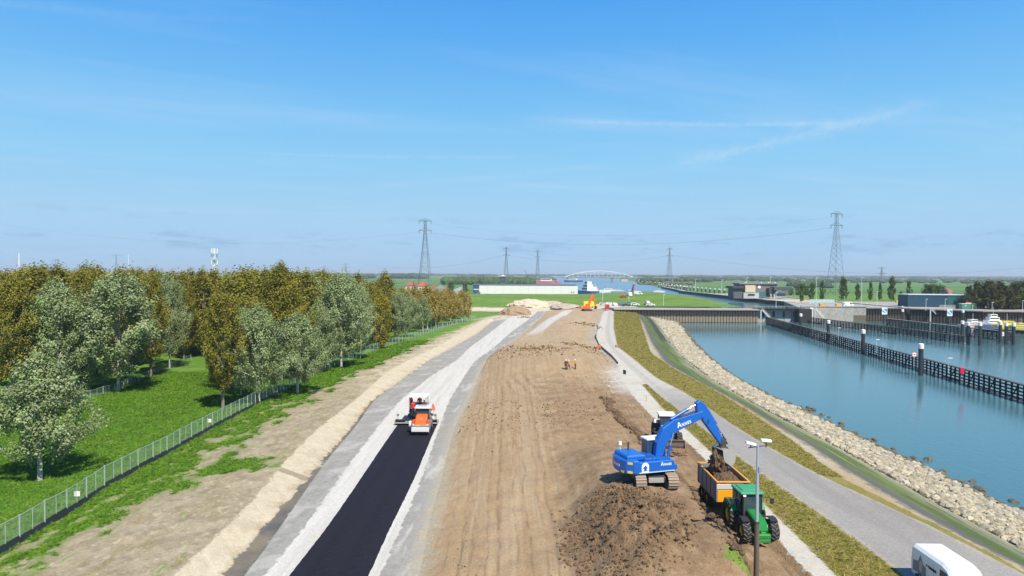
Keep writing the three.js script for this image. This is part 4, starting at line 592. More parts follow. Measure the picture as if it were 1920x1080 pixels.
  const bucket = up('bucket', side(ext(shell, 1.5, 0)), mat(.55, .54, .52, .35, { metal: .6 }), 'worn bare steel bucket'); for (const s of [-.75, .75]) { const chk = side(ext([...arc, [6.1, 1.3]], .05, 0)); mesh('side_plate', chk.translate(s, 0, 0), mat(.50, .49, .47, .4, { metal: .5 }), bucket); } for (let i = 0; i < 5; i++) mesh('tooth', bx(.1, .07, .28, -.6 + i * .3, .72, 6.72, .02), steelGrey, bucket);
  // emblem and lettering on the right flank, warning stripes
  const em = new THREE.Shape(); em.moveTo(-.3, 0); em.lineTo(-.3, .3); em.absarc(0, .3, .3, Math.PI, 0, true); em.lineTo(.3, 0); em.lineTo(.12, 0); em.lineTo(.12, .12); em.lineTo(.2, .2); em.lineTo(0, .4); em.lineTo(-.2, .2); em.lineTo(-.12, .12); em.lineTo(-.12, 0); em.closePath();
  up('emblem', [new THREE.ExtrudeGeometry(em, { depth: .015, bevelEnabled: false }).rotateY(-Math.PI / 2).translate(-1.452, 1.36, -1.25), bx(.02, .09, .62, -1.46, 1.27, -1.25, 0)], whitePaint);
  up('lettering', [sideText('A', .28, -1.458, 1.62, .05), sideText('NNES', .18, -1.458, 1.62, .32)], whitePaint); { const g = letters('A', .28), g2 = letters('NNES', .18); g.rotateY(Math.PI).translate(.4, 1.55, -2.9); g2.rotateY(Math.PI).translate(.13, 1.55, -2.9); up('lettering', [g, g2], whitePaint); }
  for (const y of [1.95, 1.3]) up('warning_panel', bx(.02, .17, .38, -1.318, y, -2.44, 0, [0, -.69, 0]), signYellow);
  up('warning_panel', bx(.3, .17, .02, -.79, 1.25, -2.80, 0, [0, .3, 0]), signYellow);
  // falling spoil
  const f = V(Math.sin(1.885), 0, Math.cos(1.885)), bp = V(X, Y, Z).addScaledVector(f, 6.05);
  const sp = thing('falling_soil', 'dark soil spilling out of the blue excavator bucket', 'soil', bp.x, Y + .2, bp.z); mesh('soil_mass', lump(.62, 1.05, .78, 3, .35).translate(0, .75, 0), soilMat, sp); { const cr = rng(5); for (let i = 0; i < 16; i++) { const s = .06 + .1 * cr(); const m = raw('soil_clod', lumpSmall, soilMat, sp); m.scale.setScalar(s); m.position.set((cr() - .5) * 1.3, -.6 + cr() * 1.6, (cr() - .5) * 1.3); } }
}
const lumpSmall = lump(1, .8, 1, 7, .45, 1);
blueExcavator();
function wheel(parent, x, y, z, R, w, lugs, tyreName, rim, treadMat = mat(.10, .098, .098, .9)) {
  const rp = [[R * .56, -w * .42], [R * .66, -w / 2], [R * .88, -w * .5], [R * .96, -w * .4], [R * .96, w * .4], [R * .88, w * .5], [R * .66, w / 2], [R * .56, w * .42]].map(([a, b]) => new THREE.Vector2(a, b));
  const lg = new THREE.LatheGeometry(rp, 28); lg.rotateZ(Math.PI / 2); const o = raw(tyreName, lg, rubber, parent); o.position.set(x, y, z);
  if (rim) { mesh('rim', [cy(R * .57, R * .57, w * .5, 0, 0, 0, 'x', 24), cy(R * .25, R * .2, w * .8, 0, 0, 0, 'x', 14)], rim, o); }
  if (lugs) { const lug = M(bx(w * .56, R * .085, R * .10, 0, 0, 0, .015)); for (let i = 0; i < lugs; i++) for (const s of [-1, 1]) { const a = (i + (s > 0 ? .5 : 0)) / lugs * Math.PI * 2, m = raw('lug', lug, treadMat, o); m.position.set(s * w * .22, Math.cos(a) * R * .975, Math.sin(a) * R * .975); m.rotation.set(a, s * .62, 0, 'XYZ'); } }
  return o;
}
function person(name, label, x, y, z, turn, pose, colors, group) { return placePerson(name, label, x, y, z, turn, pose, colors, group); }

{ // green tractor with tipping trailer, nose towards the viewer
  const X = 17.15, Z = -48.5, Y = H(X, Z, false) + .02, t = thing('tractor', 'green farm tractor with pale green cab roof in front of the loaded trailer', 'tractor', X, Y, Z, .03);
  const fx = .98; for (const s of [-1, 1]) { wheel(t, s * fx, .76, 1.35, .76, .6, 15, 'front_wheel', rimYellow); wheel(t, s * 1.0, .96, -1.35, .96, .66, 18, 'rear_wheel', rimYellow); }
  const nose = side(ext([[.1, 1.0], [.1, 1.75], [.5, 1.78], [1.7, 1.58], [2.1, 1.42], [2.18, 1.1], [2.1, .9], [.6, .85]], .78, .09)); mesh('hood', nose, green, t); for (const s of [-1, 1]) mesh('headlight', bx(.26, .16, .04, s * .22, 1.32, 2.17, .02), mat(.8, .8, .78, .2), t); mesh('grille', bx(.56, .4, .03, 0, 1.05, 2.16, .01), blackPaint, t);
  mesh('chassis', [bx(.6, .5, 3.6, 0, .75, .1, .05), bx(1.6, .22, .3, 0, .76, 1.35, .05), bx(1.7, .3, .4, 0, .96, -1.35, .05), bx(.5, .4, .9, -.5, .8, -.1, .05), bx(.5, .4, .9, .5, .8, -.1, .05)], blackPaint, t);
  mesh('front_weight', [bx(.86, .3, .34, 0, .78, 2.45, .05), bx(.86, .26, .3, 0, .46, 2.42, .05), bx(.34, .5, .3, 0, .75, 2.25, .03)], green, t);
  for (const s of [-1, 1]) { mesh('fender', side(ext([[-2.25, 1.55], [-1.95, 2.0], [-1.35, 2.08], [-.75, 1.95], [-.5, 1.5], [-.6, 1.48], [-.85, 1.85], [-1.35, 1.98], [-1.9, 1.9], [-2.15, 1.55]], .5, .02)).translate(s * .98, 0, 0), green, t); mesh('front_fender', side(ext([[.75, 1.5], [1.0, 1.66], [1.4, 1.68], [1.8, 1.55], [1.78, 1.5], [1.4, 1.62], [1.0, 1.6]], .5, .01)).translate(s * .98, 0, 0), blackPaint, t); }
  const cab = mesh('cab', [...[[-.68, .15], [.68, .15], [-.74, -1.5], [.74, -1.5], [-.78, -.65], [.78, -.65]].map(([px, pz]) => bx(.08, 1.5, .08, px, 2.15, pz, .02)), bx(1.5, .35, 1.7, 0, 1.35, -.7, .05), bx(.7, .8, .6, 0, 1.6, -.95, .1)], blackPaint, t);
  mesh('cab_roof', [bx(1.72, .2, 2.05, 0, 2.98, -.68, .09), bx(1.2, .1, 1.4, 0, 3.1, -.7, .05)], greenRoof, cab); for (const [w, h, d, px, py, pz] of [[1.3, 1.25, .03, 0, 2.2, .17], [1.4, 1.2, .03, 0, 2.2, -1.52], [.03, 1.25, .75, -.77, 2.2, -.24], [.03, 1.25, .75, .77, 2.2, -.24], [.03, 1.2, .8, -.78, 2.2, -1.08], [.03, 1.2, .8, .78, 2.2, -1.08]]) mesh('window_pane', bx(w, h, d, px, py, pz, 0), glassDark, cab);
  for (const s of [-1, 1]) { const m = mesh('mirror', [rod(V(s * .75, 2.7, .1), V(s * 1.35, 2.65, .25), .025), bx(.28, .42, .08, s * 1.42, 2.45, .27, .04)], blackPaint, t); } mesh('exhaust_pipe', [cy(.08, .08, 1.5, -.62, 2.2, .35), cy(.1, .1, .6, -.62, 1.9, .35)], darkSteel, t); mesh('work_lamp', bx(.22, .14, .1, -.6, 2.86, .4, .03), mat(.8, .8, .75, .2), t); mesh('hitch', bx(.2, .15, 1.3, 0, .6, -2.3, .03), darkSteel, t);
  const tx = 16.85, tz = -54.1, ty = H(tx, tz, false) + .02, tr = thing('tipping_trailer', 'orange and grey tipping trailer heaped with soil behind the green tractor', 'trailer', tx, ty, tz, .0);
  const yb = 1.25, ht = 1.5, w = 2.45, L = 5.3; const wall = (nm, g, m, l) => mesh(nm, g, m, tr, l);
  wall('side_wall', bx(.09, ht, L, -w / 2, yb + ht / 2, 0, .02), mat(.20, .21, .23, .5)); wall('side_wall', bx(.09, ht, L, w / 2, yb + ht / 2, 0, .02), mat(.20, .21, .23, .5)); wall('floor', bx(w - .1, .1, L - .1, 0, yb, 0, .02), darkSteel); wall('tailgate', bx(w - .1, ht, .09, 0, yb + ht / 2, -L / 2 + .05, .02), mat(.20, .21, .23, .5));
  wall('front_wall', bx(w - .1, ht * .62, .09, 0, yb + ht * .31, L / 2 - .05, .02), yellow, 'yellow front wall'); wall('front_board', bx(w + .06, ht * .26, .08, 0, yb + ht * .78, L / 2 - .03, .03), mat(.52, .52, .52, .5), 'pale grey upper front board');
  for (const s of [-1, 1]) wall('rim_rail', bx(.14, .1, L + .1, s * w / 2, yb + ht + .04, 0, .02), mat(.68, .30, .04, .5)); for (const s of [-1, 1]) wall('rim_rail', bx(w + .1, .1, .14, 0, yb + ht + .045, s * L / 2, .02), mat(.68, .30, .04, .5)); for (const s of [-1, 1]) for (let i = 0; i < 5; i++) wall('stake', bx(.07, ht, .1, s * (w / 2 + .06), yb + ht / 2, -L / 2 + .4 + i * 1.12, .02), mat(.17, .18, .2, .5));
  wall('plate', bx(.16, .16, .02, .35, yb + .2, L / 2 + .01, 0), whitePaint); wall('chassis', [bx(.9, .25, L - .4, 0, yb - .22, 0, .03), bx(1.9, .2, .2, 0, .62, -.3, .03), bx(1.9, .2, .2, 0, .62, -1.7, .03)], darkSteel); wall('drawbar', [rod(V(-.4, yb - .25, L / 2 - .3), V(0, .62, L / 2 + 1.0), .07), rod(V(.4, yb - .25, L / 2 - .3), V(0, .62, L / 2 + 1.0), .07)], darkSteel); for (const s of [-1, 1]) for (const z of [-.3, -1.7]) wheel(tr, s * .98, .62, z, .62, .52, 12, 'wheel', rimYellow);
  const load = thing('soil_load', 'heap of dark soil filling the tipping trailer', 'soil', tx, ty + yb + .05, tz); { const P = [], U = [], I = [], n = 26, m = 44; for (let j = 0; j <= m; j++) for (let i = 0; i <= n; i++) { const x = (i / n - .5) * (w - .12), z = (j / m - .5) * (L - .14), e = Math.min(i, n - i) / n * 2, e2 = Math.min(j, m - j) / m * 2; P.push(x, 1.05 + .55 * Math.min(1, e * 1.6) * Math.min(1, e2 * 2.2) + .12 * nz(NC, x, z, 6) + .09 * nz(NE, x, z, 3), z); U.push(x / 2, z / 2); } for (let j = 0; j < m; j++) for (let i = 0; i < n; i++) { const a = j * (n + 1) + i, b = a + n + 1; I.push(a, b, a + 1, a + 1, b, b + 1); } const g = new THREE.BufferGeometry(); g.setAttribute('position', new THREE.Float32BufferAttribute(P, 3)); g.setAttribute('uv', new THREE.Float32BufferAttribute(U, 2)); g.setIndex(I); g.computeVertexNormals(); raw('heap', g, soilMat, load); }
}
{ // loader tractor with a levelling blade, half hidden behind the boom
  const X = 17.0, Z = -74.2, Y = H(X, Z, false) + .02, t = thing('blade_tractor', 'wheeled tractor with white cab roof and steel levelling blade behind the blue excavator', 'tractor', X, Y, Z, -.06);
  for (const s of [-1, 1]) { wheel(t, s * 1.05, .72, 1.3, .72, .6, 14, 'front_wheel', steelGrey); wheel(t, s * 1.05, .98, -1.4, .98, .7, 16, 'rear_wheel', steelGrey); }
  mesh('hood', side(ext([[.2, .9], [.2, 1.75], [1.6, 1.6], [2.0, 1.35], [2.0, .9]], .8, .08)), mat(.05, .10, .22, .5), t); mesh('chassis', bx(.7, .5, 3.6, 0, .8, 0, .05), blackPaint, t);
  const cab = mesh('cab', [...[[-.72, .2], [.72, .2], [-.76, -1.4], [.76, -1.4]].map(([x, z]) => bx(.09, 1.5, .09, x, 2.15, z, .02)), bx(1.6, .4, 1.7, 0, 1.35, -.6, .05)], mat(.05, .06, .08, .5), t); mesh('cab_roof', bx(1.85, .24, 2.0, 0, 3.0, -.6, .1), whitePaint, cab); for (const [w, h, d, x, y, z] of [[1.36, 1.25, .03, 0, 2.2, .22], [1.4, 1.25, .03, 0, 2.2, -1.42], [.03, 1.25, 1.5, -.76, 2.2, -.6], [.03, 1.25, 1.5, .76, 2.2, -.6]]) mesh('window_pane', bx(w, h, d, x, y, z, 0), glassDark, cab);
  for (const s of [-1, 1]) { mesh('fender', bx(.6, .08, 1.7, s * 1.05, 2.02, -1.4, .03), mat(.30, .36, .42, .5), t); mesh('mirror', [rod(V(s * .8, 2.6, .2), V(s * 1.3, 2.55, .3), .025), bx(.25, .4, .08, s * 1.35, 2.4, .32, .03)], whitePaint, t); mesh('head_lamp', bx(.25, .2, .1, s * .55, 1.85, .35, .03), whitePaint, t); }
  mesh('red_jacket', bx(.3, .6, .04, .35, 2.35, .26, .1), mat(.6, .01, .05, .7), t, 'red jacket hanging in the windscreen');
  const bl = mesh('blade', [side(ext([[2.9, .05], [2.98, .35], [2.9, .75], [3.05, 1.05], [3.1, 1.0], [2.98, .72], [3.06, .35], [3.0, .05]], 2.7, 0))], mat(.10, .07, .06, .5), t); for (const s of [-1, 1]) mesh('blade_wing', side(ext([[2.85, .02], [2.85, .95], [3.1, .9], [3.5, .02]], .06, 0)).translate(s * 1.35, 0, 0), mat(.12, .09, .08, .5), bl); mesh('blade_arm', [rod(V(-.4, .7, 1.6), V(-.4, .55, 2.95), .08), rod(V(.4, .7, 1.6), V(.4, .55, 2.95), .08)], darkSteel, t);
  const hp = thing('soil_heap', 'small heap of brown soil pushed up before the levelling blade', 'soil', X + .0, Y - .1, Z + 4.2); raw('heap', lump(1.15, .55, .85, 21, .3, 4, true), new THREE.MeshStandardMaterial({ map: soilTex, color: new THREE.Color(1.6, 1.55, 1.5), roughness: 1 }), hp);
}
{ // asphalt paver with canopy, working away from the viewer
  const X = -11.9, Z = -88.4, t = thing('paver', 'asphalt paver with white canopy and wide black screed', 'paver', X, .0, Z, Math.PI);
  crawler(t, -1.0, 3.0, .34, .62, darkSteel); crawler(t, 1.0, 3.0, .34, .62, darkSteel);
  mesh('body', [bx(2.3, .9, 3.0, 0, 1.1, .1, .06), bx(1.7, .6, 1.5, 0, 1.75, .3, .08)], mat(.10, .105, .11, .5), t); mesh('engine_cover', bx(2.1, .25, 1.3, 0, 1.9, .9, .06), mat(.30, .30, .29, .5), t); mesh('hopper', [bx(.1, .8, 1.6, -1.5, 1.1, 2.3, .02, [0, 0, -.3]), bx(.1, .8, 1.6, 1.5, 1.1, 2.3, .02, [0, 0, .3]), bx(2.6, .1, 1.5, 0, .75, 2.3, .02)], orangePaint, t);
  mesh('operator_platform', bx(2.3, .1, 1.3, 0, 1.42, -1.5, .02), darkSteel, t); mesh('console', [bx(2.1, .5, .3, 0, 1.75, -.75, .05), bx(.5, .35, .2, -.6, 2.05, -.9, .04)], blackPaint, t); for (const s of [-1, 1]) mesh('seat', [bx(.5, .12, .5, s * .8, 1.85, -1.6, .04), bx(.5, .6, .12, s * .8, 2.15, -1.85, .04)], blackPaint, t);
  for (const [px, pz] of [[-1.05, -2.0], [1.05, -2.0], [-1.05, -.1], [1.05, -.1]]) mesh('canopy_post', bx(.08, 1.95, .08, px, 2.35, pz, .02), mat(.2, .2, .2), t); mesh('canopy', [bx(2.45, .09, 2.5, 0, 3.3, -1.0, .03), bx(2.3, .06, .5, 0, 3.36, -1.0, .02)], whitePaint, t);
  const sc = mesh('screed', [bx(5.2, .42, .7, 0, .34, -2.95, .04), bx(5.2, .08, .45, 0, .6, -3.2, .02)], blackPaint, t); mesh('screed_walkway', bx(5.3, .05, .4, 0, .28, -3.5, .01), mat(.35, .35, .35, .5), sc); for (const s of [-1, 1]) { mesh('end_plate', bx(.08, .5, 1.3, s * 2.66, .33, -2.95, .02), steelGrey, sc); mesh('tow_arm', [bx(.16, .22, 3.4, s * 1.32, .75, -1.2, .03)], blackPaint, t); mesh('control_panel', [bx(.3, .3, .15, s * 2.35, 1.2, -3.05, .03), cy(.03, .03, .7, s * 2.35, .8, -3.05)], mat(.2, .2, .2), sc); }
  mesh('panel_sticker', bx(.8, .12, .02, 1.0, .45, -3.32, 0), mat(.6, .6, .6, .5), sc); mesh('handrail', [tube([V(-2.5, .65, -3.3), V(-2.5, 1.1, -3.3), V(-1.4, 1.1, -3.3), V(-1.4, .65, -3.3)], .025, 14, 5)], darkSteel, sc);
  const O = [.62, .10, .03]; globalThis.__crew = [[-.95, 1.47, -1.35, 'stand', 'paver crew member in red vest at the left canopy post, standing', [-1]], [-.55, 1.05, -2.35, 'stand', 'paver crew member in red vest on the screed steps', []], [.15, 1.47, -1.3, 'stand', 'paver crew member in red vest standing in the middle under the canopy', []], [.75, 1.47, -1.5, 'sit', 'paver operator sitting at the right under the canopy', []]].map(([lx, y, lz, p, l]) => [X + lx, y, Z - lz, p, l]);
}
{ // roller, rear towards the viewer
  const X = -10.62, Z = -81.6, t = thing('road_roller', 'orange and grey road roller with white cab roof following the paver', 'road roller', X, .063, Z, Math.PI);
  mesh('rear_drum', [cy(.6, .6, 1.9, 0, .6, -1.55, 'x', 30)], mat(.10, .10, .105, .5), t); mesh('front_drum', [cy(.6, .6, 1.9, 0, .6, 1.55, 'x', 30)], mat(.10, .10, .105, .5), t);
  mesh('rear_frame', [side(ext([[-2.45, .75], [-2.45, 1.15], [-1.9, 1.35], [-.5, 1.35], [-.5, .8], [-1.0, 1.2], [-2.1, 1.2]], 2.0, .03)), bx(.1, .7, .9, -1.02, .95, -1.55, .03), bx(.1, .7, .9, 1.02, .95, -1.55, .03)], mat(.22, .23, .25, .5), t); mesh('bumper', bx(2.05, .52, .16, 0, .72, -2.48, .05), mat(.62, .63, .62, .45), t);
  mesh('engine_hood', [side(ext([[-2.2, 1.3], [-2.05, 1.7], [-1.0, 2.05], [-.6, 2.05], [-.6, 1.3]], 1.35, .12))], orangePaint, t); mesh('hood_fan', cy(.3, .3, .06, 0, 1.87, -1.75, 'y', 18).rotateX(0), mat(.25, .26, .28, .5), t); mesh('hood_stripe', [bx(.3, .5, .8, -.86, 1.45, -1.7, .08), bx(.3, .5, .8, .86, 1.45, -1.7, .08)], mat(.60, .07, .02, .5), t); mesh('number_plate', bx(.5, .14, .02, .3, 1.18, -2.42, .0), signYellow, t); for (const s of [-1, 1]) mesh('tail_lamp', cy(.09, .09, .06, s * .8, 1.28, -2.35, 'z', 10), mat(.7, .55, .5, .3), t);
  mesh('edge_wheel', [cy(.42, .42, .25, 1.35, 1.0, -.9, 'x', 20)], mat(.6, .6, .58, .5), t); mesh('front_frame', bx(1.6, .6, 2.2, 0, 1.1, 1.3, .1), mat(.22, .23, .25, .5), t);
  const cab = mesh('cab', [...[[-.75, -.5], [.75, -.5], [-.75, .8], [.75, .8]].map(([x, z]) => bx(.08, 1.35, .08, x, 2.15, z, .02)), bx(1.6, .3, 1.5, 0, 1.4, .15, .04)], blackPaint, t); mesh('cab_roof', [bx(1.85, .14, 1.8, 0, 2.9, .1, .06)], whitePaint, cab); mesh('roof_hatch', bx(1.2, .08, 1.0, .1, 3.0, .2, .04), mat(.33, .37, .43, .5), cab); for (const [w, h, d, x, y, z] of [[1.42, 1.15, .03, 0, 2.2, -.52], [1.42, 1.15, .03, 0, 2.2, .82], [.03, 1.15, 1.2, -.76, 2.2, .15], [.03, 1.15, 1.2, .76, 2.2, .15]]) mesh('window_pane', bx(w, h, d, x, y, z, 0), glassDark, cab);
}
{ // white van on the paved road
  const X = 25.0, Z = -38.3, Y = .82, t = thing('delivery_van', 'white delivery van with dark lettering on the paved road at the bottom edge', 'van', X, Y, Z, -.02);
  const prof = [[-2.42, .42], [-2.45, 1.1], [-2.36, 1.86], [-2.25, 1.95], [.55, 1.97], [1.0, 1.86], [1.75, 1.18], [2.38, .98], [2.46, .62], [2.42, .38], [1.9, .32], [-1.9, .32]];
  const body = mesh('body', side(ext(prof, 1.84, .16)), mat(.74, .76, .80, .35, { coat: .8 }), t); mesh('roof_panel', bx(1.5, .03, 2.7, 0, 1.985, -.85, .01), whitePaint, t); for (const x of [-.5, -.25, 0, .25, .5]) mesh('roof_rib', bx(.05, .02, 2.5, x, 2.005, -.85, 0), mat(.82, .82, .82, .4), t); mesh('antenna', rod(V(.1, 2.0, .3), V(.1, 2.12, .2), .02), blackPaint, t);
  mesh('windscreen', quad(V(-.74, 1.22, 1.76), V(.74, 1.22, 1.76), V(.70, 1.84, 1.07), V(-.70, 1.84, 1.07)), glassDark, t); for (const s of [-1, 1]) { mesh('side_window', side(ext([[.35, 1.22], [.4, 1.74], [.98, 1.72], [1.5, 1.24]], .02, 0)).translate(s * .925, 0, 0), glassDark, t); mesh('mirror', bx(.2, .3, .14, s * 1.05, 1.3, 1.2, .04), blackPaint, t); mesh('headlight', bx(.3, .16, .1, s * .7, .86, 2.38, .04), mat(.8, .8, .8, .15), t); mesh('tail_light', bx(.12, .5, .05, s * .83, 1.05, -2.43, .02), mat(.4, .01, .01, .4), t); for (const z of [-1.55, 1.5]) { const w = wheel(t, s * .82, .33, z, .33, .22, 0, 'wheel', steelGrey); } mesh('sill', bx(.04, .16, 4.0, s * .925, .42, 0, .01), blackPaint, t); mesh('door_handle', bx(.03, .05, .18, s * .94, 1.0, .3, .01), blackPaint, t); }
  mesh('bumper', bx(1.7, .3, .12, 0, .5, 2.44, .05), blackPaint, t); mesh('side_print', [side(ext([[-2.25, .6], [-2.25, 1.2], [-1.75, 1.3], [-1.5, 1.75], [-1.25, 1.3], [-.95, 1.2], [-.95, .6]], .012, 0)).translate(-.926, 0, 0)], mat(.20, .21, .25, .5), t, 'grey building silhouette printed on the flank'); mesh('side_print', side(ext([[-1.6, .8], [-1.6, 1.25], [-1.45, 1.45], [-1.3, 1.25], [-1.3, .8]], .014, 0)).translate(-.928, 0, 0), mat(.5, .40, .30, .5), t); mesh('lettering', sideText('TIMMER', .15, -.935, 1.32, -.75), blackPaint, t); mesh('lettering', bx(.012, .16, .06, -.935, 1.4, -.88, 0, [.5, 0, 0]), blackPaint, t); for (const z of [-.2, .95]) mesh('door_seam', bx(.012, 1.3, .02, -.925, 1.1, z, 0), mat(.25, .26, .28), t);
}
{ // lamp post with two camera-like floodlights on a timber base
  const p = G(1418, 1076, 1.3), y = H(p.x, p.z, false); const t = thing('lamp_post', 'tall lamp post with brown base and two white floodlights in front of the green tractor', 'lamp post', p.x, y - .3, p.z); const h = 8.6;
  mesh('base_pole', cy(.16, .14, 4.0, 0, 2.0, 0, 'y', 14), mat(.115, .085, .065, .8), t); mesh('upper_pole', cy(.105, .075, h - 4.0, 0, 4.0 + (h - 4.0) / 2, 0, 'y', 14), mat(.42, .46, .48, .35, { metal: .4 }), t); mesh('collar', cy(.15, .15, .12, 0, 4.02, 0, 'y', 14), darkSteel, t); mesh('junction_box', bx(.2, .3, .1, .12, 7.2, .1, .02), mat(.25, .28, .3), t); mesh('cross_arm', rod(V(-.55, h - .15, 0), V(.6, h + .0, 0), .03), darkSteel, t);
  for (const [x, yy, r] of [[-.42, h + .1, -.25], [.48, h + .28, -.08]]) { const f = mesh('floodlight', bx(.62, .17, .3, x, yy, 0, .05, [.0, 0, r]).translate(r * -.0, 0, 0), whitePaint, t); f.geometry.translate(0, 0, 0); mesh('bracket', [rod(V(x, h - .12, 0), V(x, yy - .08, 0), .035)], blackPaint, f); }
}

// ---------------------------------------------------------------- people
const bodyCache = new Map();
function bodyGeometry(pose, jacket, trousers) {
  const key = pose + jacket + trousers; if (bodyCache.has(key)) return bodyCache.get(key);
  const S = { // joints in metres for a 1.8 m figure facing +z
    stand: { hip: [0, .95, 0], chest: [0, 1.38, 0], neck: [0, 1.52, .02], head: [0, 1.68, .04], shL: [.2, 1.44, 0], elL: [.27, 1.16, .03], haL: [.22, .93, .16], shR: [-.2, 1.44, 0], elR: [-.28, 1.17, -.02], haR: [-.27, .90, .08], hiL: [.1, .93, 0], knL: [.12, .5, .04], anL: [.13, .09, -.02], toL: [.15, .05, .16], hiR: [-.1, .93, 0], knR: [-.13, .5, .02], anR: [-.15, .09, -.03], toR: [-.18, .05, .15] },
    walk: { hip: [0, .94, 0], chest: [0, 1.37, .04], neck: [0, 1.51, .07], head: [0, 1.67, .1], shL: [.2, 1.43, .04], elL: [.27, 1.16, .12], haL: [.2, 1.0, .34], shR: [-.2, 1.43, .04], elR: [-.27, 1.17, -.12], haR: [-.25, .93, -.05], hiL: [.1, .92, 0], knL: [.11, .5, -.05], anL: [.11, .12, -.3], toL: [.12, .04, -.14], hiR: [-.1, .92, 0], knR: [-.11, .52, .2], anR: [-.11, .09, .28], toR: [-.12, .05, .46] },
    bend: { hip: [0, .82, -.12], chest: [0, 1.0, .28], neck: [0, 1.04, .44], head: [0, 1.08, .6], shL: [.2, 1.02, .34], elL: [.24, .72, .42], haL: [.14, .45, .55], shR: [-.2, 1.02, .34], elR: [-.24, .72, .42], haR: [-.12, .45, .56], hiL: [.1, .8, -.1], knL: [.14, .46, .12], anL: [.15, .09, -.06], toL: [.17, .05, .12], hiR: [-.1, .8, -.1], knR: [-.14, .46, .1], anR: [-.16, .09, -.08], toR: [-.18, .05, .1] },
    sit: { hip: [0, .5, -.1], chest: [0, .92, -.08], neck: [0, 1.07, -.04], head: [0, 1.23, 0], shL: [.2, .98, -.06], elL: [.26, .72, .08], haL: [.2, .72, .34], shR: [-.2, .98, -.06], elR: [-.26, .72, .08], haR: [-.2, .72, .34], hiL: [.1, .48, -.08], knL: [.14, .52, .36], anL: [.14, .1, .34], toL: [.15, .05, .52], hiR: [-.1, .48, -.08], knR: [-.14, .52, .36], anR: [-.14, .1, .34], toR: [-.15, .05, .52] } }[pose];
  const J = Object.fromEntries(Object.entries(S).map(([k, v]) => [k, V(...v)]));
  const skin = [.42, .25, .17], boots = [.03, .025, .02];
  const bones = [['hip', 'chest', .155, .175, jacket], ['chest', 'neck', .14, .065, jacket], ['neck', 'head', .06, .075, skin], ['head', 'head', .105, .105, skin], ['shL', 'elL', .068, .052, jacket], ['elL', 'haL', .052, .04, jacket], ['shR', 'elR', .068, .052, jacket], ['elR', 'haR', .052, .04, jacket], ['chest', 'shL', .12, .075, jacket], ['chest', 'shR', .12, .075, jacket], ['hiL', 'knL', .098, .07, trousers], ['knL', 'anL', .068, .05, trousers], ['hiR', 'knR', .098, .07, trousers], ['knR', 'anR', .068, .05, trousers], ['anL', 'toL', .055, .045, boots], ['anR', 'toR', .055, .045, boots], ['haL', 'haL', .05, .05, skin], ['haR', 'haR', .05, .05, skin]]
    .map(([a, b, r0, r1, c]) => ({ a: J[a], b: J[b], r0, r1, c }));
  for (const h of ['haL', 'haR']) { const e = J[h === 'haL' ? 'elL' : 'elR'], d = J[h].clone().sub(e).normalize(), sd = V(d.z, 0, -d.x).normalize(); for (let f = -1.5; f <= 1.5; f++) bones.push({ a: J[h].clone().addScaledVector(sd, f * .018), b: J[h].clone().addScaledVector(d, .10 - Math.abs(f) * .012).addScaledVector(sd, f * .024), r0: .013, r1: .009, c: skin }); bones.push({ a: J[h].clone(), b: J[h].clone().addScaledVector(d, .045).addScaledVector(sd, .065), r0: .015, r1: .01, c: skin }); }
  const res = 76, size = 1.0, cx = 0, cyy = .9, cz = .1, mc = new MarchingCubes(res, new THREE.MeshStandardMaterial(), false, false, 60000); mc.isolation = 0;
  const p = V(0, 0, 0), ab = V(0, 0, 0), ap = V(0, 0, 0);
  const dist = (p, want) => { let d = 9, bd = 9, bc = null; for (const q of bones) { ab.subVectors(q.b, q.a); const L = ab.lengthSq(); ap.subVectors(p, q.a); const t = L > 0 ? clamp(ap.dot(ab) / L) : 0; const dd = ap.addScaledVector(ab, -t).length() - mix(q.r0, q.r1, t); if (dd < bd) { bd = dd; bc = q.c; } const k = .035, h = clamp(.5 + .5 * (d - dd) / k); d = mix(d, dd, h) - k * h * (1 - h); } return want ? bc : d; };
  for (let k = 0; k < res; k++) for (let j = 0; j < res; j++) for (let i = 0; i < res; i++) { p.set((i - res / 2) / (res / 2) * size + cx, (j - res / 2) / (res / 2) * size + cyy, (k - res / 2) / (res / 2) * size + cz); mc.field[k * res * res + j * res + i] = -dist(p); }
  mc.update(); const n = mc.count, P = new Float32Array(n * 3), N = new Float32Array(n * 3), Cc = new Float32Array(n * 3);
  for (let i = 0; i < n; i++) { P[i * 3] = mc.positionArray[i * 3] * size + cx; P[i * 3 + 1] = mc.positionArray[i * 3 + 1] * size + cyy; P[i * 3 + 2] = mc.positionArray[i * 3 + 2] * size + cz; for (let q = 0; q < 3; q++) N[i * 3 + q] = mc.normalArray[i * 3 + q]; p.set(P[i * 3], P[i * 3 + 1], P[i * 3 + 2]); const c = dist(p, true); Cc.set(c, i * 3); }
  const g = new THREE.BufferGeometry(); g.setAttribute('position', new THREE.BufferAttribute(P, 3)); g.setAttribute('normal', new THREE.BufferAttribute(N, 3)); g.setAttribute('color', new THREE.BufferAttribute(Cc, 3)); const out = { g, head: J.head }; bodyCache.set(key, out); return out;
}
const clothMat = new THREE.MeshStandardMaterial({ vertexColors: true, roughness: .9 });
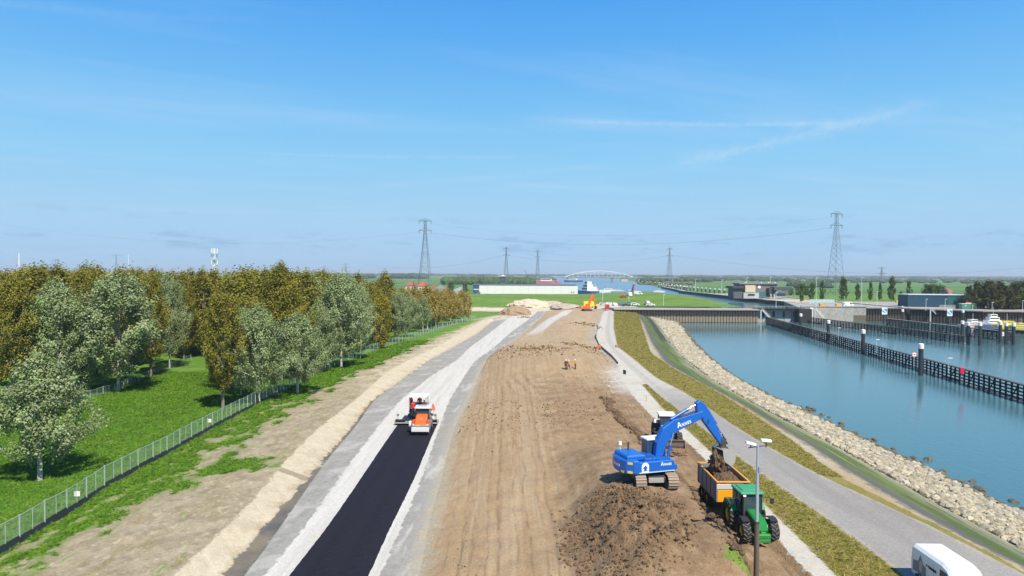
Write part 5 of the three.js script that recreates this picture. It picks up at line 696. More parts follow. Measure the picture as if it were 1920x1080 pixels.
function placePerson(label, x, y, z, turn, pose, jacket, trousers, helmet, group) {
  const { g, head } = bodyGeometry(pose, jacket, trousers), t = thing('person', label, 'person', x, y, z, turn, group); raw('body', g, clothMat, t);
  if (helmet) { const s = new THREE.SphereGeometry(.135, 14, 8, 0, Math.PI * 2, 0, Math.PI * .55); mesh('helmet', [s.translate(head.x, head.y + .02, head.z), cy(.165, .165, .015, head.x, head.y + .03, head.z + .02)], mat(...helmet, .4), t); }
  else mesh('hair', new THREE.SphereGeometry(.112, 12, 8, 0, Math.PI * 2, 0, Math.PI * .55).translate(head.x, head.y + .01, head.z - .015), mat(.05, .035, .025, .9), t);
  return t;
}
const ORANGE = [.80, .16, .035], RED = [.62, .035, .03], NAVY = [.02, .022, .032], WHT = [.78, .78, .76];
for (const [i, [x, y, z, p, l]] of globalThis.__crew.entries()) placePerson(l, x, y, z, [2.6, .4, 0, 3.14][i], p, RED, NAVY, null, 'paver crew');
{ const put = (px, py, l, turn, pose, j, tr, h) => { const q = G(px, py, 1.6); let y = H(q.x, q.z); const q2 = G(px, py, y); y = H(q2.x, q2.z); placePerson(l, q2.x, y - .02, q2.z, turn, pose, j, tr, h, 'workers on the dike'); };
  put(1061, 691, 'worker in dark jacket and white helmet, left one of the pair on the dike', .3, 'stand', [.05, .05, .06], NAVY, WHT); put(1066, 692, 'worker in orange vest and white helmet, right one of the pair on the dike', 2.4, 'walk', ORANGE, NAVY, WHT); put(1079, 691, 'worker in orange jacket standing alone right of the pair on the dike', -1.9, 'stand', ORANGE, NAVY, WHT);
  put(1117, 657, 'worker in orange crouching left at the black kerb', 1.2, 'bend', ORANGE, NAVY, null); put(1125, 655, 'worker in bright orange bending right at the black kerb', -1.2, 'bend', ORANGE, [.5, .10, .03], null); }
// black kerb foil along the curve of the concrete path
{ const pts = [[1160, 682], [1148, 668], [1134, 656], [1124, 647], [1118, 637], [1119, 626], [1122, 614]].map(([x, y]) => { const q = G(x, y, .85); q.y = H(q.x, q.z, false); return q; }); const t = thing('kerb', 'black kerb edging along the bend of the whitish concrete path', 'kerb'); for (let i = 0; i < pts.length - 1; i++) mesh('kerb_segment', beam(pts[i].clone().add(V(-.25, .12, 0)), pts[i + 1].clone().add(V(-.25, .12, 0)), .3, .5), blackPaint, t); }
{ const q = G(1171, 701, .85), t = thing('drain_board', 'small black upright board at the lower end of the concrete path', 'board', q.x, H(q.x, q.z, false) - .05, q.z, .4); mesh('board', bx(.12, .8, .9, 0, .4, 0, .02), blackPaint, t); }
{ const q = G(1212, 752, .85), t = thing('marker_post', 'short yellow marker post beside the paved road', 'post', q.x, H(q.x, q.z, false) - .05, q.z); mesh('post', cy(.07, .06, 1.1, 0, .55, 0, 'y', 8), mat(.6, .42, .03), t); mesh('reflector', bx(.1, .12, .03, 0, .95, .07, .01), whitePaint, t); }
// ---------------------------------------------------------------- wire fences
const wireTex = (() => { const d = new Uint8Array(64 * 64 * 4); for (let j = 0; j < 64; j++) for (let i = 0; i < 64; i++) { const a = (i + j) % 32, b = (i - j + 64) % 32, v = Math.min(a, 32 - a) < 1.1 || Math.min(b, 32 - b) < 1.1 ? 255 : 0, o = (j * 64 + i) * 4; d[o] = d[o + 1] = d[o + 2] = v; d[o + 3] = 255; } const t = new THREE.DataTexture(d, 64, 64); t.wrapS = t.wrapT = THREE.RepeatWrapping; t.magFilter = THREE.LinearFilter; t.needsUpdate = true; return t; })();
const wireMat = new THREE.MeshStandardMaterial({ color: new THREE.Color().setRGB(.32, .45, .42), roughness: .6, alphaMap: wireTex, transparent: true, side: THREE.DoubleSide });
function fence(label, pts, step, h, cloth, postMat) {
  const t = thing('wire_fence', label, 'fence'); const curve3 = new THREE.CatmullRomCurve3(pts, false, 'centripetal'), L = curve3.getLength(), n = Math.round(L / step); const post = M([bx(.09, h + .1, .09, 0, h / 2, 0, .015), bx(.12, .03, .12, 0, h + .06, 0, .01)]), thin = M(cy(.025, .025, h, 0, h / 2, 0, 'y', 6));
  let prev = null; for (let i = 0; i <= n; i++) { const p = curve3.getPointAt(i / n); p.y = GY(p.x, p.z) - .03; const o = raw('post', post, postMat, t); o.position.copy(p); if (prev) {
    const d = Math.hypot(p.x - prev.x, p.z - prev.z), g = new THREE.BufferGeometry(); g.setAttribute('position', new THREE.Float32BufferAttribute([prev.x, prev.y + .08, prev.z, p.x, p.y + .08, p.z, p.x, p.y + h, p.z, prev.x, prev.y + h, prev.z], 3)); g.setAttribute('uv', new THREE.Float32BufferAttribute([0, 0, d / .2, 0, d / .2, h / .2, 0, h / .2], 2)); g.setIndex([0, 1, 2, 0, 2, 3]); g.computeVertexNormals(); raw('mesh_panel', g, wireMat, t);
    mesh('top_rail', rod(prev.clone().setY(prev.y + h), p.clone().setY(p.y + h), .022, .022, 5), postMat, t); const mid = prev.clone().lerp(p, .5); if (-p.z < 130) { const q = raw('strut', thin, postMat, t); q.position.copy(mid); }
    if (cloth && -p.z < 112) { const a = prev.clone(), b = p.clone(); const wv = .05 * nz(NB, i * 1.7, 3, 9); const g2 = ext([[-.2 + wv, 0], [-.1, .2], [0, .46 + wv], [.05, .48], [.08, .3], [.45, .1], [.6 + wv, -.05]], d + .02, 0, false); g2.rotateY(Math.atan2(b.x - a.x, b.z - a.z)); mesh('ground_cloth', g2.translate(a.x, a.y, a.z), mat(.012, .013, .018, .6), t); } }
    prev = p; }
  return t;
}
const fp = []; for (let z = -42; z >= -282; z -= 6) fp.push(V(cF(z), 0, z));
const galv = mat(.42, .50, .49, .45, { metal: .3 });
const fen = fence('long galvanised wire fence with black ground cloth along the meadow', fp, 2.95, 1.95, true, galv);
for (const [px, py] of [[161, 926], [411, 791]]) { const q = G(px, py, .9), o = mesh('sign_plate', bx(.5, .42, .03, cF(q.z), GY(cF(q.z), q.z) + 1.15, q.z, .01), whitePaint, fen); o.rotation.y = 0; }
fence('low wire fence at the edge of the left plantation', [G(-60, 775, -.2), G(100, 762, -.2), G(200, 738, -.2), G(285, 705, -.2), G(358, 676, -.2)], 3.2, 1.3, false, mat(.30, .40, .38, .5));

// ---------------------------------------------------------------- rocks, clods and tufts
{
  const r = rng(31), shapes = [0, 1, 2, 3, 4].map((k) => { const g = new THREE.IcosahedronGeometry(1, 1), q = g.attributes.position; const m = new Map(); for (let i = 0; i < q.count; i++) { const key = [q.getX(i), q.getY(i), q.getZ(i)].map((v) => v.toFixed(3)).join(); if (!m.has(key)) m.set(key, .72 + .5 * r()); const s = m.get(key); q.setXYZ(i, q.getX(i) * s * 1.15, q.getY(i) * s * .75, q.getZ(i) * s); } g.deleteAttribute('uv'); g.computeVertexNormals(); return g; });
  const rock = scene.getObjectByName('rock_slope'), tones = [[.33, .295, .22], [.40, .365, .285], [.25, .225, .17], [.36, .315, .22], [.29, .275, .235]], mats = tones.map((c) => mat(...c, .95)); const cand = [];
  const wetTone = mat(.10, .095, .07, .6);
  for (let z = -46; z > -322; z -= .50 + Math.max(0, -z - 56) * .0016) { const a = cG1(z) + .4, b = cK(z) + 1.2; for (let x = a; x < b; x += .52 + Math.max(0, -z - 56) * .0014) { const X = x + (r() - .5) * .5, Z = z + (r() - .5) * .5; const y = H(X, Z); if (y < WATER - .35) continue; cand.push([X, y + .05 + .12 * r(), Z, (.26 + .26 * r() * r() + (r() < .06 ? .16 : 0)) * (1 + (-z - 56) * .0016), r() * 6.28, r() - .5, r() - .5, (r() * 5) | 0, y < WATER + .12 ? 1 : 0]); } }
  for (let i = 0; i < 34; i++) { const z = -62 - r() * 60, x = cK(z) + .8 + r() * 3 * r(); cand.push([x, WATER - .02, z, .25 + .3 * r(), r() * 6, 0, 0, (r() * 5) | 0, 1]); }
  cand.sort((a, b) => Math.hypot(a[0], a[2]) / a[3] - Math.hypot(b[0], b[2]) / b[3]); const seen = cand.filter((c) => Math.abs(c[0] / c[2]) < .77), own = new Set(seen.slice(0, 300));
  for (const c of own) { const m = raw('stone', shapes[c[7]], c[8] ? wetTone : mats[(c[7] * 3 + ((c[4] * 10) | 0)) % 5], rock); m.position.set(c[0], c[1], c[2]); m.rotation.set(c[5], c[4], c[6]); m.scale.setScalar(c[3]); }
  const rest = cand.filter((c) => !own.has(c)), o = new THREE.Object3D(), col = new THREE.Color(); shapes.forEach((g, k) => { const list = rest.filter((c) => c[7] === k); const m = new THREE.InstancedMesh(g, new THREE.MeshStandardMaterial({ roughness: .95 }), list.length); m.name = 'stones'; m.userData = { kind: 'stuff' }; m.castShadow = m.receiveShadow = true; list.forEach((c, i) => { o.position.set(c[0], c[1], c[2]); o.rotation.set(c[5], c[4], c[6]); o.scale.setScalar(c[3]); o.updateMatrix(); m.setMatrixAt(i, o.matrix); const t = c[8] ? [.10, .095, .07] : tones[(r() * 5) | 0], q = .85 + .3 * r(); m.setColorAt(i, col.setRGB(t[0] * q, t[1] * q, t[2] * q)); }); rock.add(m); });
  // clods of earth over the loose heap, the bank and the dike
  const clods = []; const add = (x, z, s) => clods.push([x, z, s]);
  for (let i = 0; i < 13000; i++) { const x = 3.0 + r() * 10.4, z = -37 - r() * 18; if ((x < 11.8 + .6 * nz(NA, z, 1, 8)) && bumpAt(x + .9 * nz(NA, x, z, 8), z, 7.4, -45, 5.4, 9) * (.25 + 1.1 * smooth(-.5, .7, nz(NB, x, z, 6))) > r()) add(x, z, .016 + .04 * r() + .10 * Math.pow(r(), 6)); }
  for (let i = 0; i < 8000; i++) { const z = -38 - Math.pow(r(), 1.3) * 150, a = cR3(z), b = cW0(z), x = mix(a + .5, b - .5, r()); if (nz(ND, x * 1.5, z * .7, 41) + .3 * r() > .35) add(x, z, (.03 + .10 * r() * r() * r()) * (1 + (-z - 38) * .006)); }
  for (let i = 0; i < 2600; i++) { const z = -38 - r() * 62, x = 13.9 + (cW0(z) - 18.4) + .35 * nz(NA, z, 3, 9) + (r() - .5) * 1.5 * r(); add(x, z, .05 + .24 * Math.pow(r(), 3)); }
  for (const [px, py, n, w] of [[1100, 612, 90, 6], [1085, 652, 110, 5], [985, 590, 60, 4], [1005, 665, 140, 9], [1165, 648, 40, 2]]) { const p = G(px, py, 1.2); for (let i = 0; i < n; i++) add(p.x + (r() + r() - 1) * w, p.z + (r() + r() - 1) * w * 1.6, .12 + .3 * r() * r()); }
  const cm = new THREE.InstancedMesh(shapes[0], new THREE.MeshStandardMaterial({ roughness: 1 }), clods.length); cm.name = 'earth_clods'; cm.castShadow = cm.receiveShadow = true; clods.forEach(([x, z, s], i) => { o.position.set(x, H(x, z) + s * .25, z); o.rotation.set(r() * 3, r() * 6, r() * 3); o.scale.set(s * (.8 + .6 * r()), s, s); o.updateMatrix(); cm.setMatrixAt(i, o.matrix); const q = .7 + .7 * r(); cm.setColorAt(i, x < 15.2 && z > -100 && x > 3 || r() < .5 ? col.setRGB(.125 * q, .080 * q, .045 * q) : col.setRGB(.23 * q, .155 * q, .09 * q)); }); scene.add(tag(cm, 'loose clods of earth scattered over the dike and heap', 'earth', null, 'stuff'));
  // grass: thin blades in tufts
  const bl = []; for (let k = 0; k < 9; k++) { const a = k * 2.4, x = Math.cos(a) * .06 * (k % 3), z = Math.sin(a) * .06 * (k % 3), lx = Math.cos(a * 1.7) * .16, lz = Math.sin(a * 1.7) * .16, w = .016; bl.push([x - w, 0, z, x + w, 0, z, x + lx, .55 + .45 * ((k * 37) % 10) / 10, z + lz]); }
  const tg = new THREE.BufferGeometry(); tg.setAttribute('position', new THREE.Float32BufferAttribute(bl.flat(), 3)); tg.computeVertexNormals();
  function tufts(name, label, list, tones2, h) { const m = new THREE.InstancedMesh(tg, new THREE.MeshPhysicalMaterial({ roughness: 1, transmission: .25, thickness: 0, specularIntensity: .2 }), list.length); m.name = numbered(name); m.receiveShadow = m.castShadow = true; list.forEach(([x, z, k], i) => { o.position.set(x, H(x, z) - .02, z); o.rotation.set((r() - .5) * .5, r() * 6.3, (r() - .5) * .5); const s = k * (.6 + .8 * r()); o.scale.set(s * 1.5, s * h, s * 1.5); o.updateMatrix(); m.setMatrixAt(i, o.matrix); const c = tones2[(r() * tones2.length) | 0], q = .8 + .4 * r(); m.setColorAt(i, col.setRGB(c[0] * q, c[1] * q, c[2] * q)); }); scene.add(tag(m, label, 'grass', null, 'stuff')); }
  const vg = [[.25, .235, .040], [.33, .275, .09], [.19, .21, .032], [.37, .31, .12]], gg = [[.085, .22, .012], [.13, .27, .018], [.072, .18, .010], [.17, .265, .03]];
  const L1 = []; for (let i = 0; i < 15000; i++) { const z = -38 - Math.pow(r(), 1.6) * 110, a = cW1(z), b = cP0(z); if (b - a > .4) { const x = mix(a + .15, b - .15, r()); if (nz(NA, x, z, 9) + r() > -.1) L1.push([x, z, 1]); } } tufts('verge_grass', 'dry yellowish grass of the verge beside the concrete strip', L1, vg, .11);
  const L2 = []; for (let i = 0; i < 20000; i++) { const z = -62 - Math.pow(r(), 1.25) * 275, a = cP1(z), b = cQ(z); if (b - a > .5) L2.push([mix(a + .15, b - .1, r()), z, 1 + (-z - 60) * .004]); } tufts('verge_grass', 'dry yellowish grass on the slope between paved road and revetment', L2, vg, .11);
  const L3 = []; for (let i = 0; i < 70000; i++) { const z = -41 - Math.pow(r(), 1.35) * 90, f = cF(z), x = f + .5 - Math.pow(r(), .8) * 34; if (x / z > .8 || x < z * .8) continue; L3.push([x, z, 1 + (-z - 40) * .006]); } tufts('meadow_grass', 'lush green grass of the meadow behind the fence', L3, gg, .15);
  const L4 = []; const row = {}; for (let i = 0; i < 60000; i++) { const z = -41 - Math.pow(r(), 1.3) * 150, a = cF(z), b = cS1(z), x = mix(a, b, r() * .9), out = [0, 0, 0]; const zk = Math.round(z * 4) / 4; groundColor(x, row[zk] ??= groundRow(zk), out); if (out[1] > out[0] * 1.45) L4.push([x, z, 1 + (-z - 40) * .006]); } tufts('bank_grass', 'patchy green grass on the soil bank beside the fence', L4, gg, .14);
}

// ---------------------------------------------------------------- buildings, bridge, vessels and traffic further off
const navy = mat(.03, .07, .14, .6), pane = glassDark, slate = mat(.09, .095, .105, .7), cream = mat(.62, .58, .48, .8), offWhite = mat(.70, .70, .68, .7);
{ const z = -560, x0 = -32, t = thing('warehouse', 'long white warehouse with dark blue end bay behind the grass dike', 'warehouse', x0, -.2, z), W = 86, h = 10; const n = 12; for (let i = 0; i < n; i++) mesh('wall_panel', bx((W - 5) / n - .08, h - .6, .4, 5 + (i + .5) * (W - 5) / n, (h - .6) / 2, 0, .02), mat(.66, .665, .67, .6), t); mesh('end_bay', bx(5.2, h, 30, 2.6, h / 2, -14.8, .05), navy, t); for (let i = 0; i < 4; i++) mesh('window', bx(.8, .8, .1, 1 + i * 1.1, 6.1, .26, 0), offWhite, t); mesh('stair', [beam(V(1.5, .5, .9), V(5, 4.2, .9), .5, .25), bx(1.4, .2, 1.2, 5.6, 4.2, .8, 0)], mat(.4, .5, .62, .5), t);
  mesh('body', bx(W - 5.4, h - .8, 28, W / 2 + 2.5, (h - .8) / 2, -14.4, 0), mat(.5, .5, .5), t); mesh('roof', [bx(W + .4, .5, 30, W / 2, h, -14.5, .05)], mat(.10, .14, .20, .6), t, 'dark blue grey flat roof'); for (const [x, y] of [[7.5, 1.2], [9.2, 1.2], [17.5, 1.2], [19, 1.2], [81, 4.2], [82.6, 4.2]]) mesh('vent', bx(.9, .9, .1, x, y, .28, 0), slate, t); for (const x of [-3, -6]) mesh('bin', bx(2, 1.6, 2, x, .8, 3, .1), offWhite, t); }
{ const p = at(942, 640), t = thing('lock_tower', 'dark square control tower with white roof behind the warehouse', 'tower', p.x, -.2, p.z); const w = 6.4; for (let k = 0; k < 5; k++) { mesh('storey', bx(w - .4 * (k % 2), 3.1, w, 0, 1.6 + k * 3.3, 0, .1), slate, t); mesh('window_band', bx(w - 1.6, 1.0, .1, .4, 2.0 + k * 3.3, w / 2 + .06, 0), pane, t); } mesh('roof', [bx(w + .8, .5, w + .8, 0, 16.9, 0, .08), cy(1.2, .8, .9, .5, 17.5, 0)], offWhite, t); mesh('stair_wing', bx(2, 8, 3, -4, 4, 0, .1), slate, t); }
{ // arch bridge
  const d = 1700, a = at(1030, d), b = at(1200, d), t = thing('arch_bridge', 'white steel arch bridge across the canal on the horizon', 'bridge', a.x, 0, -d), L = b.x - a.x, y = 10.6, wt = mat(.70, .74, .78, .5); mesh('deck', bx(L, 1.7, 12, L / 2, y, 0, .1), mat(.14, .18, .24, .6), t); mesh('deck_edge', bx(L, .7, .4, L / 2, y + 1.0, 6.1, .05), wt, t);
  const s0 = at(1060, d).x - a.x, s1 = at(1186, d).x - a.x; for (const zz of [-5.2, 5.2]) { const pts = []; for (let i = 0; i <= 16; i++) { const q = i / 16; pts.push(V(mix(s0, s1, q), y + 1.2 + 14.5 * (1 - (2 * q - 1) ** 2), zz)); } mesh('arch', tube(pts, .75, 40, 6), wt, t); for (let i = 2; i <= 14; i++) mesh('hanger', cy(.28, .28, pts[i].y - y, pts[i].x, (pts[i].y + y) / 2, zz, 'y', 5), wt, t); }
  for (const px of [1034, 1064, 1148, 1170, 1197]) { const x = at(px, d).x - a.x; mesh('pier', bx(px === 1170 ? 16 : 4, y - .8, 9, x, (y - .8) / 2, 0, .2), px === 1170 ? mat(.45, .42, .38) : mat(.25, .28, .31), t); } const r2 = thing('approach_viaduct', 'thin bridge approach right of the arch bridge', 'bridge', b.x, 0, -d); mesh('deck', bx(95, 1.2, 11, 47, 10.5, 0, .1), mat(.35, .40, .46), r2); for (let i = 0; i < 4; i++) mesh('pier', bx(1.6, 10, 8, 8 + i * 24, 5, 0, .1), mat(.35, .38, .4), r2); }
function pylon(px, topPx, d, label, h, w, thin, heavy) { // lattice pylon
  const p = at(px, d), t = thing('pylon', label, 'pylon', p.x, -.3, p.z, .35, 'lattice power pylons'), steel = mat(.20, .25, .31, .5); const hw = (y) => w / 2 * Math.pow(Math.max(0, 1 - y / (h * .84)), 1.0) * .84 + w * .085; const lev = []; let y = 0; while (y < h * .97) { lev.push(y); y += Math.max(h * .045, hw(y) * 1.55); } lev.push(h);
  for (const [sx, sz] of [[1, 1], [1, -1], [-1, 1], [-1, -1]]) { const bars = []; for (let i = 0; i < lev.length - 1; i++) bars.push(rod(V(sx * hw(lev[i]), lev[i], sz * hw(lev[i])), V(sx * hw(lev[i + 1]), lev[i + 1], sz * hw(lev[i + 1])), thin, thin, 4)); mesh('leg', bars, steel, t); }
  for (let i = 0; i < lev.length - 1; i++) { const a = lev[i], b = lev[i + 1], A = hw(a), B = hw(b), g = []; for (const s of [1, -1]) { g.push(rod(V(-A, a, s * A), V(B, b, s * B), thin * .6, thin * .6, 3), rod(V(A, a, s * A), V(-B, b, s * B), thin * .6, thin * .6, 3), rod(V(s * A, a, -A), V(s * B, b, B), thin * .6, thin * .6, 3), rod(V(s * A, a, A), V(s * B, b, -B), thin * .6, thin * .6, 3)); if (i % 2) g.push(rod(V(-A, a, s * A), V(A, a, s * A), thin * .6, thin * .6, 3)); } mesh('bracing', g, steel, t); }
  for (const [f, l] of heavy) { const yy = h * f, L = l; mesh('cross_arm', [rod(V(-L, yy, 0), V(L, yy, 0), thin * 1.2, thin * 1.2, 4), rod(V(-L, yy, 0), V(0, yy + h * .035, 0), thin, thin, 4), rod(V(L, yy, 0), V(0, yy + h * .035, 0), thin, thin, 4), rod(V(-L * .9, yy, 1.2), V(L * .9, yy, 1.2), thin, thin, 4), rod(V(-L * .9, yy, -1.2), V(L * .9, yy, -1.2), thin, thin, 4)], mat(.16, .22, .25, .5), t); for (const s of [-1, 1]) mesh('insulator', cy(.25, .25, 3.2, s * L * .92, yy - 1.7, 0, 'y', 5), mat(.12, .15, .17), t); }
  return p;
}
const A1 = [[.985, 7], [.85, 7]], A2 = [[.96, 7], [.78, 8]];
const py1 = pylon(797, 403, 727, 'tall lattice pylon left of the warehouse, above the golden trees', 76, 13, .20, A1), py2 = pylon(1567, 398, 620, 'tall lattice pylon at the right behind the first poplars', 76, 12, .18, A1), py3 = pylon(949, 460, 1470, 'slender distant pylon, left one of a pair above the lock tower', 76, 10, .26, A2), py4 = pylon(1008, 465, 1560, 'slender distant pylon, right one of a pair above the lock tower', 74, 9, .24, A2), py5 = pylon(1255, 462, 1450, 'slender distant pylon right of the arch bridge', 76, 11, .28, A2);
pylon(1653, 500, 1900, 'small far pylon with wide arms between the poplars', 42, 12, .5, [[.95, 16], [.6, 14]]); pylon(218, 480, 2600, 'faint pylon with tilted arms on the left horizon', 84, 12, .35, [[.97, 18]]); pylon(104, 488, 3000, 'fainter small pylon on the far left horizon', 74, 12, .35, [[.97, 12]]); pylon(648, 497, 2700, 'faint pylon above the silver poplars', 56, 12, .4, [[.95, 14], [.75, 18]]);
function wire(label, a, b, sag, r) { const t = thing('power_line', label, 'power line', 0, 0, 0, 0, 'overhead power lines'); const pts = []; for (let i = 0; i <= 20; i++) { const q = i / 20; const p = a.clone().lerp(b, q); p.y -= sag * 4 * q * (1 - q); pts.push(p); } mesh('conductor', tube(pts, r, 40, 4), mat(.13, .17, .21, .6), t); }
const up2 = (p, y, dx = 0) => V(p.x + dx, y, p.z);
wire('lower conductor spanning between the two tall pylons', up2(py1, 62, 6), up2(py2, 62, -5), 14, .09); wire('upper conductor spanning between the two tall pylons', up2(py1, 72, 6), up2(py2, 72, -5), 15, .04); wire('conductor between the far pylon pair and the pylon right of the bridge', up2(py3, 58, 6), up2(py5, 58, -6), 14, .16); wire('upper conductor between the far pylon pair and the pylon right of the bridge', up2(py4, 68, 6), up2(py5, 70, -6), 12, .08);
wire('conductor falling away right of the pylon by the bridge', up2(py5, 60, 6), V(1250, 40, -1650), 26, .17); wire('conductor from the far left pylon of the pair down to the left', up2(py3, 58, -5), V(-420, 46, -1900), 20, .16); wire('conductor left of the tall left pylon', up2(py1, 63, -6), V(-500, 66, -650), 16, .04);
// masts
{ const m = (px, top, d, l, r, head) => { const p = at(px, d), h = CAM_Y + (512 - top) / FOCAL * d, t = thing('mast', l, 'mast', p.x, -.3, p.z); mesh('shaft', cy(r, r * .7, h, 0, h / 2, 0, 'y', 8), mat(.72, .74, .76, .5), t); if (head) { for (let k = 0; k < 3; k++) for (let q = 0; q < 3; q++) mesh('antenna', bx(.5, 2.6, .4, Math.cos(q * 2.1 + k) * 1.9, h - 1.6 - k * 3.6, Math.sin(q * 2.1 + k) * 1.9, .1), offWhite, t); mesh('platform', [cy(2.1, 2.1, .15, 0, h - 3.4, 0), cy(2.1, 2.1, .15, 0, h - 7, 0)], mat(.6, .62, .63), t); mesh('lattice', [-1, 1].flatMap((s) => [rod(V(s, 0, 0), V(s, h, 0), .12), rod(V(0, 0, s), V(0, h, s), .12)]), mat(.6, .62, .64), t); } };
  m(402, 466, 420, 'white telecom mast with antenna panels rising behind the brown trees', .35, true); m(36, 478, 1500, 'white slender chimney on the left horizon', 1.6); m(241, 480, 1500, 'thin white mast on the left horizon', .7); }
// light poles around the locks
[[1530, 519, 579, 'tall light pole behind the lock pier'], [1615, 520, 577, 'tall light pole above the pale concrete wall'], [1644, 546, 575, 'short light pole left of the slanting sheet pile wall'], [1455, 548, 576, 'signal pole beside the control building'], [1304, 523, 545, 'white light pole in the field right of the pylon by the bridge'], [1353, 525, 548, 'white light pole in the field left of the control building'], [1400, 520, 536, 'left flag pole on the control building'], [1444, 520, 536, 'right flag pole on the control building'], [1130, 548, 563, 'white pole on the grass dike left of the parked cars'], [1244, 552, 573, 'white lamp pole on the grass right of the parked cars'], [1179, 543, 563, 'thin pole on the grass dike behind the parked cars'], [1736, 560, 582, 'lamp pole in front of the blue shed, left'], [1772, 560, 582, 'lamp pole in front of the blue shed, right'], [1860, 566, 583, 'lamp pole on the quay above the boats'], [1917, 563, 585, 'lamp pole at the right picture edge']].forEach(([px, top, base, l]) => { const lev = base < 550 ? 0 : base < 566 ? 4 : 2.4, p = G(px, base, lev), h = (base - top) / FOCAL * -p.z, t = thing('light_pole', l, 'light pole', p.x, lev - .2, p.z, 0, 'light poles'); const r = Math.max(.1, -p.z * .00035); mesh('pole', cy(r, r * .7, h, 0, h / 2, 0, 'y', 6), mat(.62, .66, .68, .4), t); mesh('lamp_head', bx(r * 8, r * 1.6, r * 3, r * 3, h, 0, .02), mat(.7, .72, .72, .4), t); });
{ // lock control building
  const p = at(1368, 478), t = thing('control_building', 'dark grey lock control building with white clock and cantilevered wings', 'building', p.x + 2, 2.3, p.z - 2), s = .3735; const B = (name, x0, x1, y0, y1, z, d, m, l) => mesh(name, bx((x1 - x0) * s, (y1 - y0) * s, d, (x0 + x1) / 2 * s, (y0 + y1) / 2 * s, z - d / 2, .05), m, t, l); // in picture pixels from the left foot
  B('left_wing', 3, 20, 0, 20, 1, 12, slate); B('left_wing_roof', 0, 22, 19, 23, 2.6, 16, mat(.04, .045, .055, .6)); B('main_block', 18, 88, 9, 27, -2, 14, mat(.16, .155, .165, .7)); B('roof', 16, 92, 27, 29, -1, 16, mat(.2, .2, .21)); B('cream_panel', 25, 44, 12, 25, 1.2, 3, mat(.55, .47, .34, .8), 'beige facade panel'); B('lower_block', 21, 50, 0, 11, 2, 8, mat(.42, .43, .44, .7)); B('window_band', 29, 42, 5, 9, 2.08, .3, pane); B('centre_glazing', 48, 72, 3, 13, .3, 4, mat(.05, .14, .15, .3)); B('right_wing_roof', 75, 108, 16, 22, 5, 12, mat(.055, .065, .085, .6), 'dark cantilevered roof of the right wing'); B('right_wing', 80, 103, 3, 14, 2, 10, mat(.48, .49, .50, .6)); B('right_band', 82, 100, 12, 15, 2.2, .6, offWhite); B('window_band', 83, 99, 5, 10, 2.1, .3, mat(.10, .2, .22, .2)); B('slanted_stem', 68, 78, 3, 20, 3, 6, mat(.04, .05, .06, .6)); for (const x of [70, 76]) B('column', x, x + 1.2, 0, 9, 4, .6, offWhite);
  mesh('clock_face', cy(1.05, 1.05, .2, 54 * s, 21.5 * s, -1.8, 'z', 20), whitePaint, t); mesh('clock_hand', [bx(.08, .7, .05, 54 * s, 21.5 * s + .3, -1.66, 0), bx(.5, .08, .05, 54 * s + .2, 21.5 * s, -1.66, 0)], blackPaint, t); for (const x of [30, 60, 74, 86]) B('roof_vent', x, x + 2, 29, 31, -5, 1, offWhite); }
{ // yellowish apron and screens in front of it
  slab('yellow_apron', 'pale yellowish paving before the control building', [[166, -452], [175, -420], [196, -420], [196, -452]], 2.46, 2.5, mat(.50, .45, .27, .9), 'paving');
  const fz = thing('glass_screen', 'row of pale glass wind screens right of the control building', 'screen', 178, 2.5, -405); for (let i = 0; i < 7; i++) { mesh('pane', bx(1.9, 2.0, .05, i * 2.1, 1.1, 0, 0), mat(.35, .50, .50, .1), fz); mesh('frame_post', bx(.1, 2.2, .1, i * 2.1 - 1.03, 1.1, 0, 0), offWhite, fz); } }
{ // blue-green shed with slatted front
  const p = G(1723, 577, 2.42), q = G(1822, 577, 2.42), W = (q.x - p.x) * 1.0, t = thing('shed', 'long blue green industrial shed with pale roof edge on the quay', 'shed', p.x, 2.42, p.z - 10, -.12); const h = 6.4, n = 22; for (let i = 0; i < n; i++) mesh('cladding_panel', bx(W / n - .06, h - .3, .25, (i + .5) * W / n, h / 2, 0, .02), i < 15 ? mat(.015, .06, .11, .5) : mat(.02, .12, .13, .5), t); mesh('body', bx(W - .2, h - .5, 12, W / 2, h / 2 - .2, -6.2, 0), mat(.02, .06, .09), t); mesh('roof', [bx(W + .3, .35, 13, W / 2, h + .05, -6, .05)], mat(.45, .55, .62, .5), t); for (let i = 0; i < 10; i++) mesh('roof_light', bx(.7, .25, .7, 2 + i * W / 10, h + .3, -2.5, .05), offWhite, t); mesh('fence_slat_row', bx(.1, .1, .1, 0, .05, 1, 0), offWhite, t); }
{ const p = G(1806, 579.5, 2.42), t = thing('site_container', 'small green site container with white roof edge on the quay', 'container', p.x - 1, 2.42, p.z); mesh('shell', bx(7.4, 2.5, 2.6, 4, 1.3, -1.3, .08), mat(.03, .22, .16, .6), t); mesh('roof', bx(7.7, .22, 2.9, 4, 2.65, -1.3, .05), offWhite, t); mesh('dark_end', bx(1.6, 2.4, 2.62, -.4, 1.25, -1.32, .05), mat(.02, .05, .06), t); for (const x of [2.2, 6]) mesh('window', bx(.5, .5, .06, x, 1.7, .04, 0), offWhite, t); mesh('yellow_post', bx(.3, 2.4, .3, 5.2, 1.2, .3, .03), mat(.5, .32, .02), t); mesh('signboard', bx(3.2, .5, .12, 4, 3.05, -.3, .02), mat(.65, .3, .3), t); }
